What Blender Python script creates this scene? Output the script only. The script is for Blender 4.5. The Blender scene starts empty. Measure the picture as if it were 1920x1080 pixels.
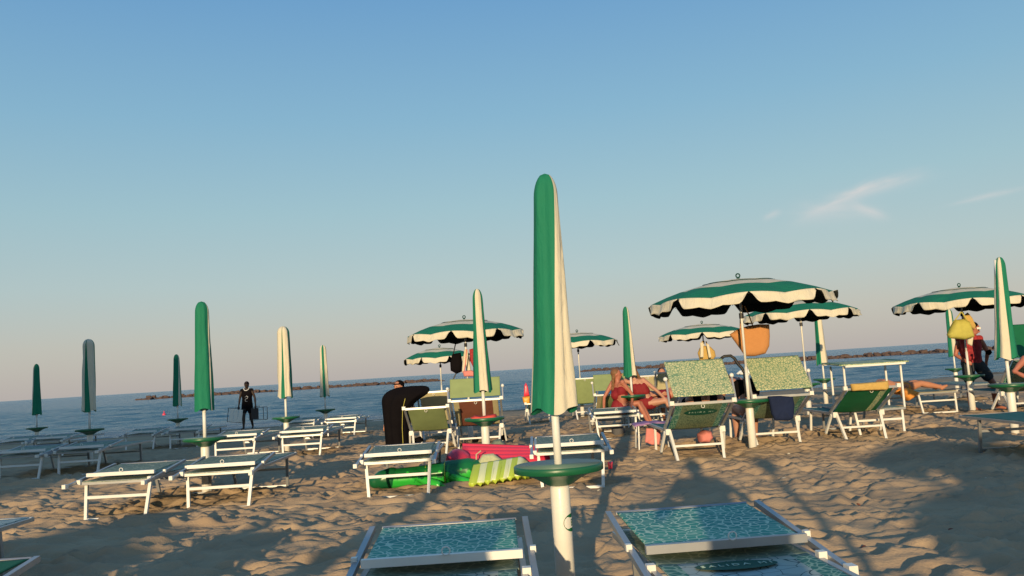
import bpy, bmesh, math, random
import numpy as np
from mathutils import Vector, Matrix, noise
R = math.radians
C = bpy.context.scene.collection
scn = bpy.context.scene
# ------------------------------------------------------------------ camera
F = 1600.0; PITCH = 5.45; ROLL = 3.56; CAMZ = 1.25
cam = bpy.data.cameras.new("camera"); camo = bpy.data.objects.new("camera", cam); C.objects.link(camo)
cam.sensor_width = 36; cam.lens = 36 * F / 1920; cam.clip_start = 0.05; cam.clip_end = 20000
CM = Matrix.Rotation(R(90 + PITCH), 4, 'X') @ Matrix.Rotation(-R(ROLL), 4, 'Z')
camo.matrix_world = Matrix.Translation((0, 0, CAMZ)) @ CM
scn.camera = camo
# ------------------------------------------------------------------ sky, sun
SUN_AZ = 9.0; SUN_EL = 8.5          # shadows run away from the camera, 9 deg to the right
w = bpy.data.worlds.new("World"); scn.world = w; w.use_nodes = True
nt = w.node_tree; nt.nodes.clear()
def N(nt, t, **k):
    n = nt.nodes.new(t)
    for a, b in k.items(): setattr(n, a, b)
    return n
out = N(nt, 'ShaderNodeOutputWorld'); bg = N(nt, 'ShaderNodeBackground')
sky = N(nt, 'ShaderNodeTexSky', sky_type='NISHITA'); sky.sun_disc = False
sky.sun_elevation = R(SUN_EL); sky.sun_rotation = R(180 + SUN_AZ)
sky.air_density = 1.0; sky.dust_density = 1.2; sky.ozone_density = 1.0
SKY_STRENGTH = 0.15
bg.inputs['Strength'].default_value = SKY_STRENGTH
geo = N(nt, 'ShaderNodeTexCoord'); sxyz = N(nt, 'ShaderNodeSeparateXYZ'); ramp = N(nt, 'ShaderNodeValToRGB')   # evening air: warm grey at the horizon, blue above
stops = [(0.0, (.50, .46, .45)), (.05, (.50, .50, .48)), (.11, (.43, .54, .56)), (.19, (.34, .53, .60)), (.29, (.235, .46, .63)), (.41, (.15, .36, .62)), (.60, (.11, .28, .54)), (1.0, (.07, .20, .46))]
el = ramp.color_ramp.elements
while len(el) < len(stops): el.new(.5)
for e_, (p_, c_) in zip(el, stops): e_.position = p_; e_.color = (*c_, 1)
mixs = N(nt, 'ShaderNodeMix', data_type='RGBA'); mixs.inputs[0].default_value = .85
sc_ = N(nt, 'ShaderNodeMix', data_type='RGBA', blend_type='MULTIPLY'); sc_.inputs[0].default_value = 1; sc_.inputs[7].default_value = (1 / SKY_STRENGTH,) * 3 + (1,)
nt.links.new(geo.outputs['Generated'], sxyz.inputs[0]); nt.links.new(sxyz.outputs['Z'], ramp.inputs[0])
nt.links.new(ramp.outputs[0], sc_.inputs[6]); nt.links.new(sky.outputs[0], mixs.inputs[6]); nt.links.new(sc_.outputs[2], mixs.inputs[7])
cm3 = CM.to_3x3()
def sdirn(px, py): return (cm3 @ Vector(((px - 960) / F, -(py - 540) / F, -1))).normalized()
prev = mixs.outputs[2]
for (a_, b_, wd_, dens, cv) in (((1500, 402), (1730, 318), .0085, .75, 1.6), ((1590, 383), (1665, 412), .006, .6, -2.0), ((1780, 384), (1925, 352), .003, .45, 0), ((1430, 412), (1466, 396), .004, .4, 0), ((1480, 398), (1640, 396), .014, .38, 0)):   # thin cirrus, fixed to directions of the sky
    A, B = sdirn(*a_), sdirn(*b_); Cc = ((A + B) / 2).normalized(); U = (B - A).normalized(); Vv = Cc.cross(U).normalized(); hl = (B - A).length / 2
    du = N(nt, 'ShaderNodeVectorMath', operation='DOT_PRODUCT'); du.inputs[1].default_value = U; dv = N(nt, 'ShaderNodeVectorMath', operation='DOT_PRODUCT'); dv.inputs[1].default_value = Vv; dc = N(nt, 'ShaderNodeVectorMath', operation='DOT_PRODUCT'); dc.inputs[1].default_value = Cc
    for d_ in (du, dv, dc): nt.links.new(geo.outputs['Generated'], d_.inputs[0])
    def mth(op, x, y=None, z=None):
        n_ = N(nt, 'ShaderNodeMath', operation=op)
        for i_, q_ in enumerate((x, y, z)):
            if q_ is None: continue
            if isinstance(q_, (int, float)): n_.inputs[i_].default_value = q_
            else: nt.links.new(q_, n_.inputs[i_])
        return n_.outputs[0]
    u_ = mth('SUBTRACT', du.outputs['Value'], U.dot(Cc)); cmb = N(nt, 'ShaderNodeCombineXYZ'); nt.links.new(mth('MULTIPLY', u_, 14), cmb.inputs[0]); nt.links.new(mth('MULTIPLY', dv.outputs['Value'], 60), cmb.inputs[1])
    nz_ = N(nt, 'ShaderNodeTexNoise'); nz_.inputs['Scale'].default_value = 1.6; nz_.inputs['Detail'].default_value = 6; nt.links.new(cmb.outputs[0], nz_.inputs['Vector'])
    nf_ = mth('SUBTRACT', nz_.outputs['Fac'], .5)
    v_ = mth('ADD', mth('SUBTRACT', dv.outputs['Value'], mth('MULTIPLY', mth('MULTIPLY', u_, u_), cv)), mth('MULTIPLY', nf_, wd_ * 1.6))
    e_ = mth('ADD', mth('POWER', mth('DIVIDE', mth('ABSOLUTE', v_), wd_), 1.5), mth('POWER', mth('DIVIDE', mth('ABSOLUTE', u_), hl), 3.0))
    g_ = mth('MULTIPLY', mth('EXPONENT', mth('MULTIPLY', e_, -1.6)), mth('MULTIPLY', mth('GREATER_THAN', dc.outputs['Value'], 0), dens * 1.35)); g_ = mth('MULTIPLY', g_, mth('ADD', mth('MULTIPLY', nf_, 1.6), .75)); g_ = mth('MAXIMUM', g_, 0)
    mm = N(nt, 'ShaderNodeMix', data_type='RGBA'); mm.inputs[7].default_value = (.62 / SKY_STRENGTH, .64 / SKY_STRENGTH, .64 / SKY_STRENGTH, 1)
    nt.links.new(g_, mm.inputs[0]); nt.links.new(prev, mm.inputs[6]); prev = mm.outputs[2]
nt.links.new(prev, bg.inputs['Color']); nt.links.new(bg.outputs[0], out.inputs['Surface'])
sl = bpy.data.lights.new("sun", 'SUN'); sl.energy = 5.0; sl.angle = R(0.5); sl.color = (1.0, 0.75, 0.43)
so = bpy.data.objects.new("sun", sl); C.objects.link(so)
sdir = Vector((math.sin(R(SUN_AZ)) * math.cos(R(SUN_EL)), math.cos(R(SUN_AZ)) * math.cos(R(SUN_EL)), -math.sin(R(SUN_EL))))
so.rotation_euler = sdir.to_track_quat('-Z', 'Y').to_euler(); so.location = (-10, -40, 12)
scn.view_settings.view_transform = 'Standard'; scn.view_settings.look = 'None'
scn.view_settings.exposure = 0.0; scn.view_settings.gamma = 1

# ------------------------------------------------------------------ helpers
def ray(px, py):
    return CM.to_3x3() @ Vector(((px - 960) / F, -(py - 540) / F, -1))
def at(px, py, z=0.0):               # ground point (height z) seen at a pixel of the photograph
    d = ray(px, py); t = (z - CAMZ) / d.z
    return Vector((d.x * t, d.y * t, z))
def atd(px, py, y):                  # point at depth y seen at a pixel
    d = ray(px, py); t = y / d.y
    return Vector((d.x * t, y, CAMZ + d.z * t))
def shore(x): return 36.5 + 0.12 * x + 0.18 * max(x, 0)
SEA = -0.44
def gz(x, y):
    if y < 13: return 0.0
    s = (y - 13) / (shore(x) - 13)
    return SEA * (s ** 1.25)

class MB:
    def __init__(s): s.v = []; s.f = []; s.m = []
    def add(s, vs, fs, m=0):
        b = len(s.v); s.v += [tuple(p) for p in vs]; s.f += [tuple(b + i for i in f) for f in fs]; s.m += [m] * len(fs)
    def box(s, c, d, m=0, rot=None):
        c = Vector(c); vs = []
        for i in range(8):
            p = Vector(((i & 1) - .5, ((i >> 1) & 1) - .5, ((i >> 2) & 1) - .5)); p = Vector((p.x * d[0], p.y * d[1], p.z * d[2]))
            if rot: p = rot @ p
            vs.append(c + p)
        s.add(vs, [(0, 2, 3, 1), (4, 5, 7, 6), (0, 1, 5, 4), (2, 6, 7, 3), (0, 4, 6, 2), (1, 3, 7, 5)], m)
    def tube(s, pts, r, n=8, m=0, cap=True, flat=None):
        pts = [Vector(p) for p in pts]
        if not isinstance(r, (list, tuple)): r = [r] * len(pts)
        vs = []; up = Vector((0, 0, 1)); prev = None
        for i, p in enumerate(pts):
            t = (pts[min(i + 1, len(pts) - 1)] - pts[max(i - 1, 0)]).normalized()
            a = prev - t * prev.dot(t) if prev is not None else (up.cross(t) if abs(t.z) < .95 else Vector((1, 0, 0)))
            if a.length < 1e-5: a = Vector((1, 0, 0))
            a.normalize(); prev = a; b = t.cross(a)
            for k in range(n):
                an = 2 * math.pi * (k + .5) / n
                vs.append(p + (a * math.cos(an) + b * math.sin(an) * (flat or 1)) * r[i])
        fs = [(i * n + k, i * n + (k + 1) % n, (i + 1) * n + (k + 1) % n, (i + 1) * n + k) for i in range(len(pts) - 1) for k in range(n)]
        if cap: fs += [tuple(range(n))[::-1], tuple((len(pts) - 1) * n + k for k in range(n))]
        s.add(vs, fs, m)
    def beam(s, a, b, wd=.03, m=0): s.tube([a, b], wd * .7071, 4, m)
    def lathe(s, prof, n=24, c=(0, 0, 0), m=0):
        vs = [(c[0] + r * math.cos(2 * math.pi * k / n), c[1] + r * math.sin(2 * math.pi * k / n), c[2] + z) for r, z in prof for k in range(n)]
        fs = [(i * n + k, i * n + (k + 1) % n, (i + 1) * n + (k + 1) % n, (i + 1) * n + k) for i in range(len(prof) - 1) for k in range(n)]
        fs += [tuple(range(n))[::-1], tuple((len(prof) - 1) * n + k for k in range(n))]
        s.add(vs, fs, m)
    def grid(s, fn, nu, nv, m=0, closed=False, mf=None):
        b = len(s.v)
        for j in range(nv + 1):
            for i in range(nu + (0 if closed else 1)): s.v.append(tuple(fn(i / nu, j / nv)))
        W = nu if closed else nu + 1
        for j in range(nv):
            for i in range(nu):
                s.f.append((b + j * W + i, b + j * W + (i + 1) % W, b + (j + 1) * W + (i + 1) % W, b + (j + 1) * W + i))
                s.m.append(mf((i + .5) / nu, (j + .5) / nv) if mf else m)
    def sheet(s, fn, nu, nv, th, m=0, mf=None):    # a thick cloth: both faces and its rim
        P = [[Vector(fn(i / nu, j / nv)) for i in range(nu + 1)] for j in range(nv + 1)]
        b = len(s.v); W = nu + 1; K = W * (nv + 1); nr = []
        for j in range(nv + 1):
            for i in range(nu + 1):
                du = P[j][min(i + 1, nu)] - P[j][max(i - 1, 0)]; dv = P[min(j + 1, nv)][i] - P[max(j - 1, 0)][i]
                n = du.cross(dv); n = n.normalized() if n.length > 1e-9 else Vector((0, 0, 1)); nr.append(n)
        for sgn in (.5, -.5):
            for j in range(nv + 1):
                for i in range(nu + 1): s.v.append(tuple(P[j][i] + nr[j * W + i] * th * sgn))
        for j in range(nv):
            for i in range(nu):
                mm = mf((i + .5) / nu, (j + .5) / nv) if mf else m
                q = (b + j * W + i, b + j * W + i + 1, b + (j + 1) * W + i + 1, b + (j + 1) * W + i)
                s.f.append(q); s.m.append(mm); s.f.append(tuple(k + K for k in q[::-1])); s.m.append(mm)
        rim = [j * W for j in range(nv + 1)], [j * W + nu for j in range(nv + 1)], list(range(W)), [nv * W + i for i in range(W)]
        for L in rim:
            for a, c in zip(L[:-1], L[1:]):
                s.f.append((b + a, b + c, b + c + K, b + a + K)); s.m.append(m)
    def ball(s, c, r, sx=1, sy=1, sz=1, n=12, m=0):
        c = Vector(c)
        s.grid(lambda u, v: c + Vector((sx * math.sin(math.pi * v) * math.cos(2 * math.pi * u), sy * math.sin(math.pi * v) * math.sin(2 * math.pi * u), sz * math.cos(math.pi * v))) * r, n, n // 2 + 2, m, True)
    def build(s, name, mats, parent=None, smooth=False):
        me = bpy.data.meshes.new(name); me.from_pydata(s.v, [], s.f)
        if not isinstance(mats, (list, tuple)): mats = [mats]
        for mt in mats: me.materials.append(mt)
        me.polygons.foreach_set('material_index', s.m)
        if smooth: me.polygons.foreach_set('use_smooth', [True] * len(s.f))
        me.validate(); bm = bmesh.new(); bm.from_mesh(me); bmesh.ops.recalc_face_normals(bm, faces=bm.faces); bm.to_mesh(me); bm.free(); me.update()
        o = bpy.data.objects.new(name, me); C.objects.link(o)
        if parent: o.parent = parent
        return o
def tag(o, label, cat, group=None):
    o['label'] = label; o['category'] = cat
    if group: o['group'] = group
    return o
def thing(name, loc, label, cat, group=None, rz=0):
    o = bpy.data.objects.new(name, None); C.objects.link(o); o.location = loc; o.rotation_euler = (0, 0, rz)
    o.empty_display_size = .2
    return tag(o, label, cat, group)
def dup(root, loc, label, rz=0):
    r = root.copy(); C.objects.link(r); r.location = loc; r.rotation_euler = (0, 0, rz); r['label'] = label
    for ch in list(root.children):
        c = ch.copy(); C.objects.link(c); c.parent = r
        for g in list(ch.children):
            d = g.copy(); C.objects.link(d); d.parent = c
    return r

# ------------------------------------------------------------------ materials
def mat(name, col, rough=.6, spec=.3, metal=0, bump=0, bscale=60, var=0, vscale=4, stretch=None):
    m = bpy.data.materials.new(name); m.use_nodes = True; t = m.node_tree; b = t.nodes['Principled BSDF']
    b.inputs['Base Color'].default_value = (*col, 1); b.inputs['Roughness'].default_value = rough
    b.inputs['Specular IOR Level'].default_value = spec; b.inputs['Metallic'].default_value = metal
    tc = N(t, 'ShaderNodeTexCoord')
    if var:
        n = N(t, 'ShaderNodeTexNoise'); n.inputs['Scale'].default_value = vscale; n.inputs['Detail'].default_value = 5
        r = N(t, 'ShaderNodeMapRange'); r.inputs['To Min'].default_value = 1 - var; r.inputs['To Max'].default_value = 1 + var
        mx = N(t, 'ShaderNodeMix', data_type='RGBA', blend_type='MULTIPLY'); mx.inputs[0].default_value = 1
        t.links.new(tc.outputs['Object'], n.inputs['Vector']); t.links.new(n.outputs['Fac'], r.inputs[0])
        mx.inputs[6].default_value = (*col, 1); t.links.new(r.outputs[0], mx.inputs[7]); t.links.new(mx.outputs[2], b.inputs['Base Color'])
    if bump:
        n = N(t, 'ShaderNodeTexNoise'); n.inputs['Scale'].default_value = bscale; n.inputs['Detail'].default_value = 4
        bp = N(t, 'ShaderNodeBump'); bp.inputs['Strength'].default_value = bump; bp.inputs['Distance'].default_value = .01
        if stretch:
            mp = N(t, 'ShaderNodeMapping'); mp.inputs['Scale'].default_value = stretch; n.inputs['Distortion'].default_value = .6; bp.inputs['Distance'].default_value = .03
            t.links.new(tc.outputs['Object'], mp.inputs[0]); t.links.new(mp.outputs[0], n.inputs['Vector'])
        else: t.links.new(tc.outputs['Object'], n.inputs['Vector'])
        t.links.new(n.outputs['Fac'], bp.inputs['Height']); t.links.new(bp.outputs[0], b.inputs['Normal'])
    return m
def crackle(name, base, line, scale=11, wid=.05, base2=None, sx=1.0):
    m = bpy.data.materials.new(name); m.use_nodes = True; t = m.node_tree; b = t.nodes['Principled BSDF']
    b.inputs['Roughness'].default_value = .6; b.inputs['Specular IOR Level'].default_value = .3
    tc = N(t, 'ShaderNodeTexCoord'); mp = N(t, 'ShaderNodeMapping'); mp.inputs['Scale'].default_value = (sx, 1, 1)
    nz = N(t, 'ShaderNodeTexNoise'); nz.inputs['Scale'].default_value = 5; nz.inputs['Detail'].default_value = 2
    ad = N(t, 'ShaderNodeVectorMath', operation='MULTIPLY_ADD'); ad.inputs[1].default_value = (.12, .12, .12)
    v = N(t, 'ShaderNodeTexVoronoi', feature='DISTANCE_TO_EDGE'); v.inputs['Scale'].default_value = scale
    rp = N(t, 'ShaderNodeMapRange'); rp.inputs['From Min'].default_value = wid * .6; rp.inputs['From Max'].default_value = wid * 1.3
    mx = N(t, 'ShaderNodeMix', data_type='RGBA'); mx.inputs[6].default_value = (*line, 1); mx.inputs[7].default_value = (*base, 1)
    L = t.links.new
    L(tc.outputs['Object'], mp.inputs[0]); L(mp.outputs[0], nz.inputs['Vector']); L(nz.outputs['Color'], ad.inputs[0]); L(mp.outputs[0], ad.inputs[2])
    L(ad.outputs[0], v.inputs['Vector']); L(v.outputs['Distance'], rp.inputs[0]); L(rp.outputs[0], mx.inputs[0]); L(mx.outputs[2], b.inputs['Base Color'])
    if base2:
        n2 = N(t, 'ShaderNodeTexNoise'); n2.inputs['Scale'].default_value = 2.5; r2 = N(t, 'ShaderNodeMapRange'); r2.inputs['From Min'].default_value = .4; r2.inputs['From Max'].default_value = .6
        m2 = N(t, 'ShaderNodeMix', data_type='RGBA'); m2.inputs[6].default_value = (*base, 1); m2.inputs[7].default_value = (*base2, 1)
        L(mp.outputs[0], n2.inputs['Vector']); L(n2.outputs['Fac'], r2.inputs[0]); L(r2.outputs[0], m2.inputs[0]); L(m2.outputs[2], mx.inputs[7])
    return m
M = dict(
    green=mat('green_fabric', (.012, .17, .095), .75, .2, bump=.55, bscale=7, var=.14, vscale=5, stretch=(1.6, 1.6, .45)),
    cream=mat('cream_fabric', (.60, .55, .42), .8, .2, bump=.55, bscale=7, var=.09, vscale=6, stretch=(1.6, 1.6, .45)),
    undershade=mat('canopy_undershade', (.022, .026, .024), .9, .05), sage=crackle('crackle_sage_sling', (.15, .20, .13), (.28, .32, .22), 16, .055, (.11, .16, .12)),  # near-black canopy undersides: the deep shade inside is put into their colour
    dgreen=mat('dark_green_trim', (.01, .06, .045), .7, .2),
    white=mat('white_plastic', (.72, .70, .64), .35, .5, bump=.1, bscale=40, var=.08, vscale=9),
    whitepaint=mat('white_painted_tube', (.68, .68, .65), .42, .5, var=.1, vscale=12),
    alu=mat('aluminium', (.36, .37, .38), .38, .5, .55, var=.12, vscale=14),
    tray=mat('green_plastic_tray', (.009, .10, .042), .36, .5, bump=.05, bscale=30, var=.1, vscale=6),
    traytop=mat('tray_top_plastic', (.10, .17, .13), .4, .4, var=.15, vscale=8),
    flap=crackle('crackle_teal_sling', (.055, .32, .23), (.48, .64, .48), 24, .065, (.03, .24, .20)),
    flapback=crackle('crackle_cream_shade', (.46, .49, .28), (.15, .26, .16), 30, .11, (.53, .52, .30)),
    sling=crackle('crackle_pale_sling', (.33, .42, .40), (.015, .06, .06), 13, .022, (.40, .43, .34)),
    slingdark=crackle('crackle_green_border', (.02, .16, .13), (.25, .40, .30), 24, .08),
    slingback=crackle('crackle_backrest', (.20, .27, .17), (.07, .12, .08), 38, .10, (.24, .27, .15)),
    teal=mat('teal_sling', (.02, .13, .12), .7, .2, var=.2, vscale=9),
    lime=mat('lime_fabric', (.24, .30, .13), .7, .2, var=.15, vscale=8),
    beige=mat('beige_fabric', (.48, .42, .24), .8, .2, var=.15, vscale=8),
    stripeg=mat('deep_green_stripe', (.008, .11, .045), .6, .2, var=.2, vscale=8),
    logo=mat('logo_green', (.008, .085, .055), .6, .2), letter=mat('logo_letter', (.40, .55, .45), .6),
    black=mat('black_cloth', (.007, .006, .007), .9, .03, bump=.3, bscale=16, var=.3, vscale=6),
    navy=mat('navy_cloth', (.012, .02, .055), .85, .15, bump=.4, bscale=14, var=.3, vscale=6),
    dark=mat('dark_plastic', (.02, .02, .022), .5, .4),
    skin=mat('tanned_skin', (.44, .20, .12), .5, .35, var=.08, vscale=12),
    skinr=mat('sunburnt_skin', (.38, .14, .09), .5, .35, var=.08, vscale=12),
    skind=mat('dark_skin', (.035, .02, .014), .5, .35, var=.1, vscale=12),
    skinp=mat('fair_skin', (.42, .21, .14), .5, .35, var=.08, vscale=12),
    hair=mat('dark_hair', (.02, .012, .008), .6, .3, bump=.5, bscale=60), hairb=mat('brown_hair', (.18, .09, .04), .6, .3, bump=.5, bscale=60),
    red=mat('red_swimwear', (.20, .015, .02), .7, .2), redp=mat('red_patterned', (.30, .03, .035), .7, .2, var=.9, vscale=25),
    grey=mat('grey_cloth', (.10, .10, .11), .85, .15, bump=.3, bscale=20), darkgrey=mat('charcoal_cloth', (.04, .045, .05), .85, .15),
    pink=mat('pink_vinyl', (.68, .045, .085), .32, .5, bump=.2, bscale=7, var=.1, vscale=4), salmon=mat('salmon_cloth', (.62, .22, .20), .85, .15, bump=.4, bscale=15, var=.15, vscale=7),
    violet=mat('violet_cloth', (.35, .20, .38), .85, .15, bump=.4, bscale=15, var=.15, vscale=7),
    orange=mat('orange_towel', (.50, .235, .09), .9, .1, bump=.5, bscale=120, var=.08, vscale=20), orange2=mat('orange_cloth', (.70, .28, .06), .9, .1, bump=.5, bscale=20, var=.2, vscale=8),
    yellow=mat('yellow_cloth', (.44, .40, .09), .7, .2, bump=.4, bscale=15, var=.25, vscale=10), straw=mat('straw', (.50, .33, .10), .8, .2, bump=.6, bscale=90, var=.2, vscale=30),
    brown=mat('brown_towel', (.20, .075, .05), .9, .1, bump=.4, bscale=20, var=.15, vscale=8), redcloth=mat('red_cloth', (.55, .07, .06), .85, .1, bump=.5, bscale=18, var=.2, vscale=9),
    bottle=mat('orange_plastic', (.75, .32, .03), .4, .4), limestripe=mat('lime_vinyl', (.42, .55, .06), .35, .5), creamstripe=mat('pale_vinyl', (.66, .72, .42), .35, .5),
    net=mat('pale_net', (.42, .44, .28), .8, .2, bump=.6, bscale=80, var=.25, vscale=40), plum=mat('grey_net', (.16, .20, .15), .8, .2, bump=.6, bscale=60, var=.3, vscale=30),
)
M['cream_inner'] = M['cream']
# crocodile vinyl: light belly side, darker scaled back
m = mat('croc_vinyl', (.02, .30, .06), .28, .5); t = m.node_tree; b = t.nodes['Principled BSDF']
tc = N(t, 'ShaderNodeTexCoord'); sp = N(t, 'ShaderNodeSeparateXYZ'); v = N(t, 'ShaderNodeTexVoronoi'); v.inputs['Scale'].default_value = 16
ma = N(t, 'ShaderNodeMath', operation='MULTIPLY_ADD'); ma.inputs[1].default_value = .16
r_ = N(t, 'ShaderNodeMapRange'); r_.inputs['From Min'].default_value = .225; r_.inputs['From Max'].default_value = .23
mx = N(t, 'ShaderNodeMix', data_type='RGBA'); mx.inputs[6].default_value = (.03, .42, .05, 1); mx.inputs[7].default_value = (.008, .13, .035, 1)
for a_, b_ in ((tc.outputs['Object'], sp.inputs[0]), (tc.outputs['Object'], v.inputs['Vector']), (v.outputs['Distance'], ma.inputs[0]), (sp.outputs['Z'], ma.inputs[2]), (ma.outputs[0], r_.inputs[0]), (r_.outputs[0], mx.inputs[0]), (mx.outputs[2], b.inputs['Base Color'])): t.links.new(a_, b_)
M['croc'] = m; M['crochead'] = mat('croc_head_vinyl', (.008, .10, .035), .28, .5)

# ------------------------------------------------------------------ sand
def fbm(x, y, sc, seed, oct=3, ax=1.0):
    rs = np.random.RandomState(seed); out = np.zeros_like(x); amp = 1
    for o in range(oct):
        T = rs.rand(256, 256); u = x * ax / sc + 17.3 * o; v_ = y / sc + 5.1 * o
        iu = np.floor(u).astype(int); iv = np.floor(v_).astype(int); fu = u - iu; fv = v_ - iv
        fu = fu * fu * (3 - 2 * fu); fv = fv * fv * (3 - 2 * fv)
        g = lambda a, c: T[a & 255, c & 255]
        out += amp * ((g(iu, iv) * (1 - fu) + g(iu + 1, iv) * fu) * (1 - fv) + (g(iu, iv + 1) * (1 - fu) + g(iu + 1, iv + 1) * fu) * fv - .5)
        sc *= .5; amp *= .5
    return out
def prints(x, y, cell, seed, rad, depth):    # footprints: oval hollows with a raised rim
    rs = np.random.RandomState(seed); A = rs.rand(5, 128, 128); out = np.zeros_like(x)
    iu = np.floor(x / cell).astype(int); iv = np.floor(y / cell).astype(int)
    for du in (-1, 0, 1):
        for dv in (-1, 0, 1):
            a = (iu + du) & 127; c = (iv + dv) & 127
            cx = (iu + du + A[0][a, c]) * cell; cy = (iv + dv + A[1][a, c]) * cell
            th = A[2][a, c] * 3.14; L = rad * (.7 + .7 * A[3][a, c])
            dx = x - cx; dy = y - cy; p = dx * np.cos(th) + dy * np.sin(th); q = -dx * np.sin(th) + dy * np.cos(th)
            d2 = (p / (L * 1.25)) ** 2 + (q / (L * .62)) ** 2
            out += depth * (.5 + A[4][a, c]) * (-np.exp(-d2 * 1.6) + .62 * np.exp(-((np.sqrt(d2) - 1.35) ** 2) * 5))
    return out
def sand():
    ys = list(np.arange(2.2, 13, .024)); y = 13
    while y < 47: ys.append(y); y += .026 + (y - 13) * .006
    pre = []; y = 2.2; s = .06
    while y > -120: y -= s; s *= 1.22; pre.append(y)
    ys = np.array(pre[::-1] + ys + [60, 90])
    xs = list(np.arange(-7.5, 8.0, .035)); x = 8.0; s = .05
    while x < 160: xs.append(x); x += s; s = min(s * 1.02, 8) if x < 26 else s * 1.25
    x = -7.5; s = .05; l = []
    while x > -160: x -= s; s = min(s * 1.02, 8) if x > -24 else s * 1.25; l.append(x)
    xs = np.array(l[::-1] + xs)
    X, Y = np.meshgrid(xs, ys); S = 36.5 + .12 * X + .18 * np.maximum(X, 0)
    s = np.clip((Y - 13) / (S - 13), 0, 3); Z = SEA * s ** 1.25
    fade = np.clip((S - 4 - Y) / 8, .04, 1) * np.clip((Y + 30) / 20, 0, 1)
    rg = fbm(X + .35 * fbm(X, Y, .5, 3), Y, .26, 5, 3, .55)       # ridges lying across the view
    p = Y / .31 + 1.9 * fbm(X, Y, .75, 41, 2, .8) + .75 * fbm(X, Y, .26, 43, 2, .7); f = p - np.floor(p)
    saw = np.where(f < .86, f / .86, (1 - f) / .14); a1 = np.clip(fbm(X, Y, .5, 47, 2, .6) * 1.6 + .45, 0, 1.1)
    p2 = Y / .17 + 1.7 * fbm(X, Y, .42, 51, 2, .8); f2 = p2 - np.floor(p2); saw2 = np.where(f2 < .75, f2 / .75, (1 - f2) / .25); a2 = np.clip(fbm(X, Y, .4, 57, 2, .6) * 2 + .3, 0, 1)
    rel = .040 * fbm(X, Y, 1.3, 1, 3) + .066 * saw * a1 + .026 * saw2 * a2 + .018 * (1 - np.abs(rg) * 3.0) * .5 + prints(X, Y, .40, 7, .12, .026) + prints(X + 7, Y, .26, 17, .07, .014) + .006 * fbm(X, Y, .07, 21, 2) + .020 * np.where((lambda q: q - np.floor(q))(Y / .55 + 1.5 * fbm(X, Y, .6, 61, 2, .9) + X * .12) < .9, (lambda q: q - np.floor(q))(Y / .55 + 1.5 * fbm(X, Y, .6, 61, 2, .9) + X * .12), 0)
    Z = Z + rel * fade - .01
    H, W = X.shape; co = np.stack([X, Y, Z], -1).reshape(-1, 3)
    i = np.arange(H * W).reshape(H, W); F_ = np.stack([i[:-1, :-1], i[:-1, 1:], i[1:, 1:], i[1:, :-1]], -1).reshape(-1, 4)
    me = bpy.data.meshes.new('sand'); me.vertices.add(len(co)); me.vertices.foreach_set('co', co.ravel().astype(np.float32))
    me.loops.add(F_.size); me.loops.foreach_set('vertex_index', F_.ravel()); me.polygons.add(len(F_))
    me.polygons.foreach_set('loop_start', np.arange(0, F_.size, 4)); me.polygons.foreach_set('loop_total', np.full(len(F_), 4))
    me.update(calc_edges=True); me.polygons.foreach_set('use_smooth', np.ones(len(F_), bool))
    o = bpy.data.objects.new('sand', me); C.objects.link(o); o['kind'] = 'structure'
    m = mat('sand', (.40, .29, .185), .95, .1); t = m.node_tree; b = t.nodes['Principled BSDF']; L = t.links.new
    tc = N(t, 'ShaderNodeTexCoord'); n1 = N(t, 'ShaderNodeTexNoise'); n1.inputs['Scale'].default_value = 1.2; n1.inputs['Detail'].default_value = 8
    cr = N(t, 'ShaderNodeValToRGB'); cr.color_ramp.elements[0].position = .3; cr.color_ramp.elements[0].color = (.355, .25, .155, 1); cr.color_ramp.elements[1].position = .7; cr.color_ramp.elements[1].color = (.455, .33, .205, 1)
    sp = N(t, 'ShaderNodeSeparateXYZ'); wr = N(t, 'ShaderNodeMapRange'); wr.inputs['From Min'].default_value = SEA - .02; wr.inputs['From Max'].default_value = SEA + .07; wr.inputs['To Min'].default_value = .45
    mx = N(t, 'ShaderNodeMix', data_type='RGBA', blend_type='MULTIPLY'); mx.inputs[0].default_value = 1
    n2 = N(t, 'ShaderNodeTexNoise'); n2.inputs['Scale'].default_value = 55; n2.inputs['Detail'].default_value = 6
    bp = N(t, 'ShaderNodeBump'); bp.inputs['Strength'].default_value = .45; bp.inputs['Distance'].default_value = .012
    L(tc.outputs['Object'], n1.inputs['Vector']); L(n1.outputs['Fac'], cr.inputs[0]); L(tc.outputs['Object'], sp.inputs[0]); L(sp.outputs['Z'], wr.inputs[0])
    L(cr.outputs[0], mx.inputs[6]); L(wr.outputs[0], mx.inputs[7]); L(mx.outputs[2], b.inputs['Base Color'])
    L(tc.outputs['Object'], n2.inputs['Vector']); L(n2.outputs['Fac'], bp.inputs['Height']); L(bp.outputs[0], b.inputs['Normal'])
    me.materials.append(m)
sand()

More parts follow.
